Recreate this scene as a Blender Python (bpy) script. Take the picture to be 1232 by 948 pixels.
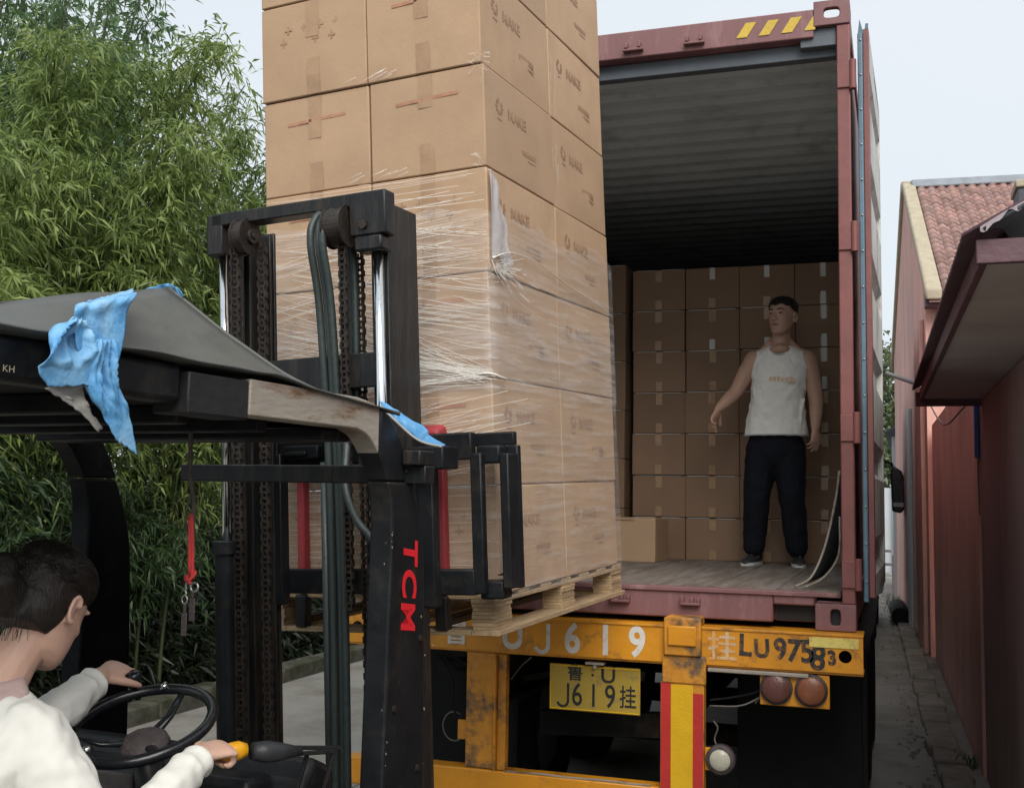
import bpy, bmesh, math, random
import numpy as np
from mathutils import Vector, Matrix, noise
PI = math.pi
random.seed(7)
rng = np.random.default_rng(11)
S = bpy.context.scene
for o in list(bpy.data.objects): bpy.data.objects.remove(o)

# ------------------------------------------------------------------ camera
cam = bpy.data.cameras.new('camera'); co = bpy.data.objects.new('camera', cam)
S.collection.objects.link(co); S.camera = co
yaw, pitch, roll = 0.3314, 0.0927, 0.0174
fwd = Vector((-math.sin(yaw)*math.cos(pitch), math.cos(yaw)*math.cos(pitch), math.sin(pitch)))
rt = Vector((math.cos(yaw), math.sin(yaw), 0)); up = rt.cross(fwd)
r2 = rt*math.cos(roll) + up*math.sin(roll); u2 = up*math.cos(roll) - rt*math.sin(roll)
m = Matrix((r2, u2, -fwd)).transposed().to_4x4(); m.translation = Vector((0.1763, -5.2295, 1.861))
co.matrix_world = m
cam.sensor_width = 36; cam.lens = 1346.6/1232*36; cam.clip_start = .05; cam.clip_end = 2000
S.render.resolution_x = 1024; S.render.resolution_y = 787

# ------------------------------------------------------------------ world and sun (overcast)
w = bpy.data.worlds.new('World'); S.world = w; w.use_nodes = True
nt = w.node_tree; nt.nodes.clear()
sky = nt.nodes.new('ShaderNodeTexSky'); sky.sky_type = 'NISHITA'; sky.sun_disc = False
SUN_EL, SUN_AZ = math.radians(42), math.radians(152)     # azimuth clockwise from +Y
sky.sun_elevation = SUN_EL; sky.sun_rotation = SUN_AZ; sky.dust_density = 4; sky.air_density = 1.2
hs = nt.nodes.new('ShaderNodeHueSaturation'); hs.inputs['Saturation'].default_value = .35; hs.inputs['Value'].default_value = .8
mx = nt.nodes.new('ShaderNodeMix'); mx.data_type = 'RGBA'; mx.inputs[0].default_value = .8
mx.inputs[7].default_value = (5.9, 6.5, 7.0, 1)
tc = nt.nodes.new('ShaderNodeTexCoord'); cn = nt.nodes.new('ShaderNodeTexNoise'); cn.inputs['Scale'].default_value = 1.6; cn.inputs['Detail'].default_value = 3
cr = nt.nodes.new('ShaderNodeValToRGB'); cr.color_ramp.elements[0].position = .3; cr.color_ramp.elements[1].position = .75
cr.color_ramp.elements[0].color = (5.6, 6.3, 6.9, 1); cr.color_ramp.elements[1].color = (6.5, 6.9, 7.3, 1)
bg = nt.nodes.new('ShaderNodeBackground'); bg.inputs['Strength'].default_value = .071
wo = nt.nodes.new('ShaderNodeOutputWorld')
L = nt.links.new
L(sky.outputs[0], hs.inputs['Color']); L(hs.outputs[0], mx.inputs[6]); L(tc.outputs['Generated'], cn.inputs['Vector'])
L(cn.outputs['Fac'], cr.inputs[0]); L(cr.outputs[0], mx.inputs[7]); L(mx.outputs[2], bg.inputs['Color']); L(bg.outputs[0], wo.inputs[0])
sl = bpy.data.lights.new('sun', 'SUN'); sl.energy = 1.5; sl.angle = math.radians(45); sl.color = (1, .96, .9)
so = bpy.data.objects.new('sun', sl); S.collection.objects.link(so)
sd = Vector((math.sin(SUN_AZ)*math.cos(SUN_EL), math.cos(SUN_AZ)*math.cos(SUN_EL), math.sin(SUN_EL)))
so.rotation_euler = sd.to_track_quat('Z', 'Y').to_euler(); so.location = (0, -10, 20)
S.view_settings.view_transform = 'Standard'; S.view_settings.look = 'None'; S.view_settings.exposure = 1.05; S.view_settings.gamma = 1
S.render.engine = 'CYCLES'; S.cycles.max_bounces = 10; S.cycles.transparent_max_bounces = 24; S.cycles.diffuse_bounces = 7

# ------------------------------------------------------------------ materials
MATS = {}
def mat(name, col, rough=.6, metal=0, var=.15, scale=6, bump=.12, bscale=None, dirt=None, damt=.35, dscale=3,
        stretch=(1, 1, 1), transl=0, alpha=1, rnd=0, coat=0, edge=None, spec=.5):
    if name in MATS: return MATS[name]
    M = bpy.data.materials.new(name); M.use_nodes = True; n = M.node_tree; b = n.nodes['Principled BSDF']; k = n.links.new
    out = n.nodes['Material Output']
    t = n.nodes.new('ShaderNodeTexCoord'); mp = n.nodes.new('ShaderNodeMapping'); mp.inputs['Scale'].default_value = stretch
    oi = n.nodes.new('ShaderNodeObjectInfo'); ad = n.nodes.new('ShaderNodeVectorMath'); ad.operation = 'MULTIPLY_ADD'
    ad.inputs[1].default_value = (1, 1, 1)
    cmb = n.nodes.new('ShaderNodeCombineXYZ'); ml = n.nodes.new('ShaderNodeMath'); ml.operation = 'MULTIPLY'; ml.inputs[1].default_value = 37
    k(oi.outputs['Random'], ml.inputs[0]); k(ml.outputs[0], cmb.inputs[0]); k(ml.outputs[0], cmb.inputs[2])
    k(t.outputs['Object'], ad.inputs[0]); k(cmb.outputs[0], ad.inputs[2]); k(ad.outputs[0], mp.inputs['Vector'])
    nz = n.nodes.new('ShaderNodeTexNoise'); nz.inputs['Scale'].default_value = scale; nz.inputs['Detail'].default_value = 6; nz.inputs['Roughness'].default_value = .62
    k(mp.outputs[0], nz.inputs['Vector'])
    rp = n.nodes.new('ShaderNodeValToRGB'); rp.color_ramp.elements[0].position = .3; rp.color_ramp.elements[1].position = .72
    rp.color_ramp.elements[0].color = tuple(c*(1-var) for c in col)+(1,); rp.color_ramp.elements[1].color = tuple(min(1, c*(1+var)) for c in col)+(1,)
    k(nz.outputs['Fac'], rp.inputs[0]); cur = rp.outputs[0]
    if rnd:
        h = n.nodes.new('ShaderNodeHueSaturation'); mr = n.nodes.new('ShaderNodeMapRange'); mr.inputs['To Min'].default_value = 1-rnd; mr.inputs['To Max'].default_value = 1+rnd
        k(oi.outputs['Random'], mr.inputs['Value']); k(mr.outputs[0], h.inputs['Value']); k(cur, h.inputs['Color']); cur = h.outputs[0]
    if dirt:
        n2 = n.nodes.new('ShaderNodeTexNoise'); n2.inputs['Scale'].default_value = dscale; n2.inputs['Detail'].default_value = 8; n2.inputs['Roughness'].default_value = .7
        k(mp.outputs[0], n2.inputs['Vector'])
        r3 = n.nodes.new('ShaderNodeValToRGB'); e = r3.color_ramp.elements; p0 = .62-.35*damt; e[0].position = p0; e[1].position = p0+.16
        e[0].color = (0, 0, 0, 1); e[1].color = (1, 1, 1, 1); k(n2.outputs['Fac'], r3.inputs[0])
        mm = n.nodes.new('ShaderNodeMix'); mm.data_type = 'RGBA'; k(r3.outputs[0], mm.inputs[0]); k(cur, mm.inputs[6]); mm.inputs[7].default_value = (*dirt, 1); cur = mm.outputs[2]
    edge = None
    if edge:   # bare metal / worn paint on convex edges
        g = n.nodes.new('ShaderNodeNewGeometry'); r4 = n.nodes.new('ShaderNodeValToRGB'); e = r4.color_ramp.elements; e[0].position = .53; e[1].position = .6
        k(g.outputs['Pointiness'], r4.inputs[0]); mm = n.nodes.new('ShaderNodeMix'); mm.data_type = 'RGBA'
        k(r4.outputs[0], mm.inputs[0]); k(cur, mm.inputs[6]); mm.inputs[7].default_value = (*edge, 1); cur = mm.outputs[2]
    k(cur, b.inputs['Base Color']); b.inputs['Metallic'].default_value = metal
    rr = n.nodes.new('ShaderNodeMapRange'); rr.inputs['To Min'].default_value = max(.05, rough-.12); rr.inputs['To Max'].default_value = min(1, rough+.12)
    k(nz.outputs['Fac'], rr.inputs['Value']); k(rr.outputs[0], b.inputs['Roughness'])
    if coat: b.inputs['Coat Weight'].default_value = coat
    if bump:
        n3 = n.nodes.new('ShaderNodeTexNoise'); n3.inputs['Scale'].default_value = bscale or scale*8; n3.inputs['Detail'].default_value = 5; k(mp.outputs[0], n3.inputs['Vector'])
        bp = n.nodes.new('ShaderNodeBump'); bp.inputs['Strength'].default_value = bump; bp.inputs['Distance'].default_value = .02
        k(n3.outputs['Fac'], bp.inputs['Height']); k(bp.outputs[0], b.inputs['Normal'])
    if transl:
        ts = n.nodes.new('ShaderNodeBsdfTranslucent'); k(cur, ts.inputs['Color']); ms = n.nodes.new('ShaderNodeMixShader'); ms.inputs[0].default_value = transl
        k(b.outputs[0], ms.inputs[1]); k(ts.outputs[0], ms.inputs[2]); k(ms.outputs[0], out.inputs[0])
    b.inputs['Specular IOR Level'].default_value = spec
    if alpha < 1: b.inputs['Alpha'].default_value = alpha
    MATS[name] = M; return M

def leaf_mat(name, a, b_, tr=.35, rough=.45):
    M = bpy.data.materials.new(name); M.use_nodes = True; n = M.node_tree; b = n.nodes['Principled BSDF']; k = n.links.new
    g = n.nodes.new('ShaderNodeNewGeometry'); rp = n.nodes.new('ShaderNodeValToRGB'); e = rp.color_ramp.elements
    e[0].color = (*a, 1); e[1].color = (*b_, 1); e[1].position = .9
    x = rp.color_ramp.elements.new(.96); x.color = (.2, .19, .06, 1)
    t = n.nodes.new('ShaderNodeTexCoord'); nz = n.nodes.new('ShaderNodeTexNoise'); nz.inputs['Scale'].default_value = .9; nz.inputs['Detail'].default_value = 2
    k(t.outputs['Object'], nz.inputs['Vector'])
    ad = n.nodes.new('ShaderNodeMath'); ad.operation = 'MULTIPLY_ADD'; ad.inputs[1].default_value = .55
    sb = n.nodes.new('ShaderNodeMapRange'); sb.inputs['From Min'].default_value = .3; sb.inputs['From Max'].default_value = .7; sb.inputs['To Max'].default_value = .45
    k(nz.outputs['Fac'], sb.inputs['Value']); k(g.outputs['Random Per Island'], ad.inputs[0]); k(sb.outputs[0], ad.inputs[2]); k(ad.outputs[0], rp.inputs[0])
    k(rp.outputs[0], b.inputs['Base Color']); b.inputs['Roughness'].default_value = rough
    ts = n.nodes.new('ShaderNodeBsdfTranslucent'); k(rp.outputs[0], ts.inputs['Color']); ms = n.nodes.new('ShaderNodeMixShader'); ms.inputs[0].default_value = tr
    k(b.outputs[0], ms.inputs[1]); k(ts.outputs[0], ms.inputs[2]); k(ms.outputs[0], n.nodes['Material Output'].inputs[0])
    return M

def film_mat():
    M = bpy.data.materials.new('stretch_film'); M.use_nodes = True; n = M.node_tree; b = n.nodes['Principled BSDF']; k = n.links.new
    t = n.nodes.new('ShaderNodeTexCoord'); mp = n.nodes.new('ShaderNodeMapping'); mp.inputs['Scale'].default_value = (.35, .35, 5); mp.inputs['Rotation'].default_value = (.12, .1, 0)
    nz = n.nodes.new('ShaderNodeTexNoise'); nz.inputs['Scale'].default_value = 9; nz.inputs['Detail'].default_value = 6; nz.inputs['Roughness'].default_value = .7
    k(t.outputs['Object'], mp.inputs[0]); k(mp.outputs[0], nz.inputs['Vector'])
    rp = n.nodes.new('ShaderNodeValToRGB'); e = rp.color_ramp.elements; e[0].position = .46; e[0].color = (.09,)*3+(1,); e[1].position = .75; e[1].color = (.42,)*3+(1,)
    k(nz.outputs['Fac'], rp.inputs[0]); b.inputs['Base Color'].default_value = (.75, .74, .72, 1); b.inputs['Roughness'].default_value = .12; b.inputs['Specular IOR Level'].default_value = .9
    k(rp.outputs[0], b.inputs['Alpha'])
    bp = n.nodes.new('ShaderNodeBump'); bp.inputs['Strength'].default_value = .5; bp.inputs['Distance'].default_value = .01; k(nz.outputs['Fac'], bp.inputs['Height']); k(bp.outputs[0], b.inputs['Normal'])
    return M

K = dict(
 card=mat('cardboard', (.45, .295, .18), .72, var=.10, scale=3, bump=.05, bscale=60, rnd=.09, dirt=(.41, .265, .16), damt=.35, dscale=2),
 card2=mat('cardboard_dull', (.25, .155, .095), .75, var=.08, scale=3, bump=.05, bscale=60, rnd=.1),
 tape=mat('packing_tape', (.375, .235, .135), .28, var=.1, scale=10, bump=.06, bscale=25),
 ink=mat('faded_red_ink', (.42, .21, .125), .7, var=.15, scale=30, bump=0),
 white_tape=mat('white_tape', (.6, .6, .58), .4, var=.1),
 strand=mat('film_strand', (.74, .70, .64), .3, var=.1, bump=0),
 wood=mat('pallet_wood', (.42, .30, .17), .75, var=.25, scale=5, bump=.3, bscale=30, stretch=(1, 6, 6), rnd=.12),
 wood_x=mat('pallet_wood_cross', (.40, .28, .16), .75, var=.25, scale=5, bump=.3, bscale=30, stretch=(6, 1, 6), rnd=.12),
 red=mat('container_red', (.195, .068, .062), .5, var=.18, scale=4, bump=.12, bscale=14, dirt=(.16, .06, .05), damt=.25, dscale=5, edge=(.35, .2, .18)),
 redpink=mat('container_red_faded', (.20, .092, .094), .6, var=.15, scale=3, bump=.1, dirt=(.30, .17, .165), damt=.3, dscale=7, stretch=(1, 1, .3)),
 inner=mat('container_inner_paint', (.62, .67, .68), .6, var=.12, scale=2, bump=.08, dirt=(.42, .45, .45), damt=.3),
 doorin=mat('door_inner_paint', (.56, .56, .53), .6, var=.1, scale=3, bump=.1, dirt=(.3, .27, .24), damt=.35, dscale=4),
 lipg=mat('header_lip_grey', (.10, .12, .14), .6, var=.2, scale=5, bump=.1),
 gasket=mat('blue_grey_gasket', (.10, .17, .22), .55, var=.2, scale=6, bump=.1),
 floor=mat('container_plywood', (.17, .135, .11), .8, var=.25, scale=3, bump=.25, bscale=25, stretch=(6, .6, 1), dirt=(.24, .21, .19), damt=.4, dscale=3, rnd=.12),
 hz_y=mat('hazard_yellow', (.55, .38, .04), .5, var=.1), black=mat('matt_black', (.012, .012, .013), .6, var=.2),
 orange=mat('orange_paint', (.66, .27, .012), .45, var=.12, scale=5, bump=.12, bscale=20, dirt=(.26, .11, .03), damt=.22, dscale=9, edge=(.28, .15, .08)),
 orange_worn=mat('orange_paint_worn', (.60, .25, .02), .55, var=.2, scale=7, bump=.3, bscale=24, dirt=(.13, .08, .045), damt=.42, dscale=8, edge=(.16, .11, .08)),
 white_paint=mat('white_stencil_paint', (.66, .63, .57), .7, var=.1, scale=20, bump=0, dirt=(.56, .3, .08), damt=.25, dscale=22),
 plate=mat('plate_yellow', (.36, .25, .035), .45, var=.12, scale=6, bump=.05, dirt=(.2, .15, .06), damt=.3, dscale=12),
 ryel=mat('reflector_yellow', (.72, .42, .012), .35, var=.06, scale=14), rred=mat('reflector_red', (.50, .035, .03), .35, var=.08),
 strip=mat('reflective_strip', (.72, .60, .16), .3, var=.15, scale=18, dirt=(.5, .34, .1), damt=.2, dscale=20),
 lampred=mat('lamp_red_lens', (.13, .05, .04), .3, var=.25, scale=12), lampor=mat('lamp_orange_lens', (.22, .075, .035), .3, var=.25, scale=12),
 lampw=mat('lamp_white_lens', (.5, .48, .38), .25, var=.1), rub=mat('black_rubber', (.010, .010, .010), .8, spec=.2, var=.3, scale=8, bump=.2),
 chassis=mat('chassis_black', (.012, .012, .012), .8, spec=.2, var=.3, scale=6, bump=.15, dirt=(.06, .045, .03), damt=.3),
 iron=mat('forklift_black', (.011, .012, .014), .4, metal=0, var=.35, scale=7, bump=.15, bscale=18, dirt=(.028, .026, .022), damt=.25, dscale=8, edge=(.06, .055, .05), spec=.25),
 mast=mat('mast_steel', (.014, .015, .016), .38, metal=0, var=.35, scale=6, bump=.12, stretch=(4, 4, .6), dirt=(.036, .030, .025), damt=.38, dscale=6, edge=(.10, .09, .08), spec=.3),
 greasy=mat('greasy_chain', (.03, .023, .018), .45, metal=.3, var=.5, scale=25, bump=.3),
 chrome=mat('chrome_rod', (.75, .77, .78), .12, metal=1, var=.04, bump=.0, dirt=(.4, .38, .35), damt=.2, dscale=20),
 hose=mat('hydraulic_hose', (.03, .042, .04), .45, var=.2), bare=mat('weathered_beam', (.33, .29, .24), .55, var=.2, scale=5, bump=.15, dirt=(.16, .09, .045), damt=.33, dscale=10, stretch=(1, .5, 2)),
 forkred=mat('fork_red', (.34, .035, .045), .65, var=.2, scale=7, dirt=(.12, .04, .03), damt=.35), tcm=mat('red_letter', (.72, .02, .03), .4, var=.04, bump=0),
 tarpg=mat('tarp_grey', (.085, .088, .080), .5, var=.15, scale=3, bump=.15, bscale=12, dirt=(.06, .062, .056), damt=.4),
 tarpb=mat('tarp_blue', (.085, .30, .58), .5, var=.25, scale=4, bump=.35, bscale=30, dirt=(.25, .47, .66), damt=.45, dscale=4),
 plast=mat('black_plastic', (.012, .013, .015), .25, var=.1, bump=.03), grime=mat('hub_grime', (.07, .055, .055), .6, var=.3, scale=25, bump=.3),
 knob=mat('yellow_knob', (.70, .33, .01), .3, var=.05), steel=mat('steel', (.4, .4, .4), .35, metal=.9, var=.1),
 rope=mat('grey_rope', (.11, .095, .08), .9, var=.3, scale=60), cord=mat('red_cord', (.6, .05, .05), .7, var=.15, scale=60),
 seat=mat('seat_vinyl', (.02, .021, .024), .5), jeans=mat('grey_trousers', (.12, .13, .17), .85, var=.12, scale=30, bump=.2),
 skin=mat('skin', (.58, .36, .27), .5, var=.08, scale=14, bump=.05, bscale=90), skin_d=mat('skin_tanned', (.50, .30, .215), .5, var=.08, scale=14, bump=.05),
 lips=mat('lips', (.27, .1, .08), .5), eye=mat('eye_dark', (.03, .02, .018), .3), hair=mat('black_hair', (.016, .012, .010), .5, spec=.3, var=.5, scale=7, bump=.25, bscale=40, stretch=(5, 5, .7)),
 cream=mat('cream_knit', (.74, .73, .67), .85, var=.05, scale=8, bump=.25, bscale=9), pinkc=mat('dusty_pink_collar', (.5, .36, .33), .85, var=.05),
 vest=mat('white_tank_top', (.84, .82, .76), .8, var=.05, scale=7, bump=.3, bscale=10), pants=mat('navy_trousers', (.008, .009, .014), .85, spec=.2, var=.2, scale=8, bump=.35, bscale=10),
 shoe=mat('dark_shoe', (.03, .03, .033), .6), sole=mat('white_sole', (.6, .6, .58), .6), oprint=mat('orange_print', (.72, .52, .38), .8, bump=0),
 salmon=mat('salmon_plaster', (.72, .40, .33), .8, var=.14, scale=1.5, bump=.25, bscale=12, dirt=(.54, .33, .285), damt=.45, dscale=1.6, stretch=(1, 1, .4)),
 plum=mat('plum_plaster', (.40, .265, .25), .8, var=.16, scale=1.5, bump=.25, bscale=12, dirt=(.29, .195, .185), damt=.5, dscale=1.5, stretch=(1, 1, .35)),
 tile=mat('clay_tile', (.30, .175, .15), .75, var=.2, scale=6, bump=.2, rnd=.28, dirt=(.27, .21, .20), damt=.35, dscale=5), verge=mat('verge_mortar', (.42, .36, .26), .85, var=.15, scale=6, bump=.3),
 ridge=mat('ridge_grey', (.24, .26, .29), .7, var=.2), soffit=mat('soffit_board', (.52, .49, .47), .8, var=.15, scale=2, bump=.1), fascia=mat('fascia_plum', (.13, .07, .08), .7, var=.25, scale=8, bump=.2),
 felt=mat('dark_roof_felt', (.075, .085, .10), .7, var=.25, scale=4, bump=.3), bluew=mat('blue_window_frame', (.04, .13, .45), .5), pvc=mat('pale_pvc', (.5, .55, .58), .5, var=.06),
 conc=mat('concrete_paving', (.27, .26, .235), .85, var=.14, scale=1.2, bump=.25, bscale=30, dirt=(.18, .17, .145), damt=.45, dscale=1.1, rnd=.05), soil=mat('dark_soil', (.035, .03, .022), .95, var=.35, scale=3, bump=.5, bscale=12),
 kerb=mat('kerb_stone', (.27, .24, .205), .85, var=.2, scale=5, bump=.4, bscale=14, rnd=.05, dirt=(.15, .14, .11), damt=.4), grey_w=mat('far_white_wall', (.5, .53, .55), .8, var=.06, scale=2),
 culm=mat('bamboo_culm', (.05, .065, .025), .5, var=.25, scale=6), bark=mat('tree_bark', (.07, .055, .04), .9, var=.3, scale=10, bump=.5), wire=mat('thin_wire', (.12, .11, .1), .6))
LEAF_B = leaf_mat('bamboo_leaf', (.065, .125, .028), (.31, .385, .11), .38)
LEAF_D = leaf_mat('dark_leaf', (.06, .12, .05), (.17, .27, .11), .38)
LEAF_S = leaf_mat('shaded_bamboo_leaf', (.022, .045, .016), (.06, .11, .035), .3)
LEAF_U = leaf_mat('undergrowth_leaf_shaded', (.008, .015, .007), (.024, .04, .015), .1)  # near-black leaf colour carrying the shade under the bamboo
LEAF_F = leaf_mat('far_leaf', (.07, .10, .05), (.16, .2, .09), .3)
FILM = film_mat()

# ------------------------------------------------------------------ builders (coordinates in world unless a matrix is given)
class MB:
    def __init__(s, mtx=None): s.v = []; s.f = []; s.m = mtx
    def add(s, vs, fs):
        n = len(s.v); s.v += [tuple(s.m @ Vector(p)) if s.m else tuple(p) for p in vs]; s.f += [tuple(i+n for i in f) for f in fs]; return s
    def box(s, x0, x1, y0, y1, z0, z1):
        v = [(x, y, z) for x in (x0, x1) for y in (y0, y1) for z in (z0, z1)]
        return s.add(v, [(0, 1, 3, 2), (4, 6, 7, 5), (0, 4, 5, 1), (2, 3, 7, 6), (0, 2, 6, 4), (1, 5, 7, 3)])
    def beam(s, a, b, w_, h, up_=(0, 0, 1)):
        a, b = Vector(a), Vector(b); d = (b-a).normalized(); u = Vector(up_)
        if abs(d.dot(u)) > .98: u = Vector((0, 1, 0))
        x = d.cross(u).normalized()*w_/2; y = x.cross(d).normalized()*h/2
        return s.add([p+i*x+j*y for p in (a, b) for i, j in ((-1, -1), (1, -1), (1, 1), (-1, 1))], [(0, 3, 2, 1), (4, 5, 6, 7), (0, 1, 5, 4), (1, 2, 6, 5), (2, 3, 7, 6), (3, 0, 4, 7)])
    def tube(s, pts, r, n=10, flat=1, cap=True):
        pts = [Vector(p) for p in pts]; N = len(pts); rs = r if isinstance(r, (list, tuple)) else [r]*N
        prev = None; vs = []
        for i, p in enumerate(pts):
            d = (pts[min(i+1, N-1)]-pts[max(i-1, 0)]).normalized()
            if prev is None:
                u = Vector((0, 0, 1)) if abs(d.z) < .9 else Vector((1, 0, 0)); u = (u-d*u.dot(d)).normalized()
            else: u = (prev-d*prev.dot(d)).normalized()
            prev = u; q = d.cross(u)
            vs += [p+(u*math.cos(a)*flat+q*math.sin(a))*rs[i] for a in [2*PI*j/n for j in range(n)]]
        fs = [(i*n+j, i*n+(j+1) % n, (i+1)*n+(j+1) % n, (i+1)*n+j) for i in range(N-1) for j in range(n)]
        if cap: fs += [tuple(range(n))[::-1], tuple(range((N-1)*n, N*n))]
        return s.add(vs, fs)
    def cyl(s, a, b, r, n=20, r1=None): return s.tube([a, b], [r, r if r1 is None else r1], n)
    def prism(s, poly, d, axis_pts=None):
        """poly: 3-D points of a planar outline, extruded by vector d"""
        n = len(poly); d = Vector(d); vs = [Vector(p) for p in poly]+[Vector(p)+d for p in poly]
        return s.add(vs, [tuple(range(n))[::-1], tuple(range(n, 2*n))]+[(i, (i+1) % n, (i+1) % n+n, i+n) for i in range(n)])
    def ball(s, c, r, n=10, sc=(1, 1, 1)):
        c = Vector(c); vs = [c+Vector((0, 0, -r*sc[2]))]; R_ = n//2
        for i in range(1, R_):
            a = -PI/2+PI*i/R_
            vs += [c+Vector((math.cos(a)*math.cos(2*PI*j/n)*r*sc[0], math.cos(a)*math.sin(2*PI*j/n)*r*sc[1], math.sin(a)*r*sc[2])) for j in range(n)]
        vs.append(c+Vector((0, 0, r*sc[2]))); T = len(vs)-1
        fs = [(0, 1+(j+1) % n, 1+j) for j in range(n)]+[(T, T-n+j, T-n+(j+1) % n) for j in range(n)]
        for i in range(R_-2): fs += [(1+i*n+j, 1+i*n+(j+1) % n, 1+(i+1)*n+(j+1) % n, 1+(i+1)*n+j) for j in range(n)]
        return s.add(vs, fs)
    def grid(s, fn, nu, nv, closed=False):
        vs = [fn(i/nu, j/nv) for i in range(nu+1) for j in range(nv+1)]
        return s.add(vs, [(i*(nv+1)+j, (i+1)*(nv+1)+j, (i+1)*(nv+1)+j+1, i*(nv+1)+j+1) for i in range(nu) for j in range(nv)])
def ortho(m_):  # normalise helper
    return m_
def thing(name, label, cat, loc=(0, 0, 0), rotz=0, group=None, mtx=None):
    o = bpy.data.objects.new(name, None); S.collection.objects.link(o); o.empty_display_size = .1
    o.matrix_world = mtx if mtx else Matrix.Translation(loc) @ Matrix.Rotation(rotz, 4, 'Z')
    o['label'] = label; o['category'] = cat
    if group: o['group'] = group
    return o
WM = {}
def wm(o):
    if o is None: return Matrix.Identity(4)
    return wm(o.parent) @ o.matrix_basis if o.parent else o.matrix_basis.copy()
def obj(name, mb, m_, parent=None, bevel=0, smooth=False, kind=None, seg=2, local=False, solid=0, origin=None):
    me = bpy.data.meshes.new(name)
    vs = mb.v
    if parent and not local:
        inv = wm(parent).inverted(); vs = [inv @ Vector(p) for p in vs]
    off = Vector((0, 0, 0))
    if not parent or origin:
        a = np.array([tuple(p) for p in vs]); off = Vector(((a[:, 0].min()+a[:, 0].max())/2, (a[:, 1].min()+a[:, 1].max())/2, a[:, 2].min())); vs = [Vector(p)-off for p in vs]
    me.from_pydata([tuple(p) for p in vs], [], mb.f); me.update()
    if m_: me.materials.append(m_)
    o = bpy.data.objects.new(name, me); S.collection.objects.link(o); o.parent = parent; o.location = off
    bm = bmesh.new(); bm.from_mesh(me); bmesh.ops.recalc_face_normals(bm, faces=bm.faces); bm.to_mesh(me); bm.free()
    if smooth:
        for p in me.polygons: p.use_smooth = True
    if solid:
        md = o.modifiers.new('solid', 'SOLIDIFY'); md.thickness = solid; md.offset = 0
    if bevel:
        md = o.modifiers.new('bevel', 'BEVEL'); md.width = bevel; md.segments = seg; md.limit_method = 'ANGLE'; md.angle_limit = math.radians(40)
        md.harden_normals = False
        if seg > 1:
            for p in me.polygons: p.use_smooth = True
            try: me.set_sharp_from_angle(angle=math.radians(38))
            except Exception: pass
    if kind: o['kind'] = kind
    return o
def tag(o, label, cat, group=None):
    o['label'] = label; o['category'] = cat
    if group: o['group'] = group
    return o
def copy_part(src, parent, loc=None, rot=None, name=None):
    c = src.copy(); S.collection.objects.link(c); c.parent = parent
    if loc is not None: c.location = loc
    if rot is not None: c.rotation_euler = rot
    return c
def copy_tree(src, loc, rotz=None, mtx=None):
    r = src.copy(); S.collection.objects.link(r)
    if mtx is not None: r.matrix_world = mtx
    else:
        r.location = loc
        if rotz is not None: r.rotation_euler = (0, 0, rotz)
    def rec(a, b):
        for ch in [x for x in KIDS.get(a.name, [])]:
            c = ch.copy(); S.collection.objects.link(c); c.parent = b; rec(ch, c)
    rec(src, r); return r
KIDS = {}
def index_kids(root):
    KIDS.clear()
    for o in bpy.data.objects:
        if o.parent: KIDS.setdefault(o.parent.name, []).append(o)
def text_mb(txt, size, mtx, sx=1, ext=0, bold=0):
    """flat lettering as geometry, in the XY plane of mtx"""
    cu = bpy.data.curves.new('t', 'FONT'); cu.body = txt; cu.size = size; cu.align_x = 'CENTER'; cu.align_y = 'CENTER'; cu.offset = bold; cu.extrude = ext; cu.resolution_u = 4
    o = bpy.data.objects.new('t', cu); S.collection.objects.link(o); dg = bpy.context.evaluated_depsgraph_get()
    me = bpy.data.meshes.new_from_object(o.evaluated_get(dg)); mb = MB(mtx @ Matrix.Diagonal((sx, 1, 1, 1)))
    mb.add([v.co for v in me.vertices], [tuple(p.vertices) for p in me.polygons]); bpy.data.objects.remove(o); bpy.data.meshes.remove(me); return mb
def frame(o_, x, y):
    x = Vector(x).normalized(); y = Vector(y); y = (y-x*y.dot(x)).normalized(); z = x.cross(y)
    m_ = Matrix((x, y, z)).transposed().to_4x4(); m_.translation = Vector(o_); return m_
def jay(h, mtx, t=.12):
    # letter J as one flat stroke with a round hook
    w_ = .48*h; r = w_/2; c = [(w_/2, h/2), (w_/2, -h/2+r)]+[(r*math.cos(a), -h/2+r+r*math.sin(a)) for a in [-PI*i/12 for i in range(1, 12)]]
    c[1:1] = []; tt = t*h/2; L_ = []; R3 = []
    for i, (x, y) in enumerate(c):
        a, b = c[max(i-1, 0)], c[min(i+1, len(c)-1)]; dx, dy = b[0]-a[0], b[1]-a[1]; l = math.hypot(dx, dy); L_.append((x-dy/l*tt, y+dx/l*tt, 0)); R3.append((x+dy/l*tt, y-dx/l*tt, 0))
    mb = MB(mtx); n = len(c); mb.add(L_+R3, [(i, i+1, n+i+1, n+i) for i in range(n-1)]); return mb
def smoothpath(pts, n=6):
    pts = [Vector(p) for p in pts]; out = []
    P_ = [pts[0]*2-pts[1]]+pts+[pts[-1]*2-pts[-2]]
    for i in range(1, len(P_)-2):
        for j in range(n):
            t = j/n; a, b, c, d = P_[i-1], P_[i], P_[i+1], P_[i+2]
            out.append(.5*((2*b)+(c-a)*t+(2*a-5*b+4*c-d)*t*t+(3*b-a-3*c+d)*t**3))
    return out+[pts[-1]]

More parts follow.
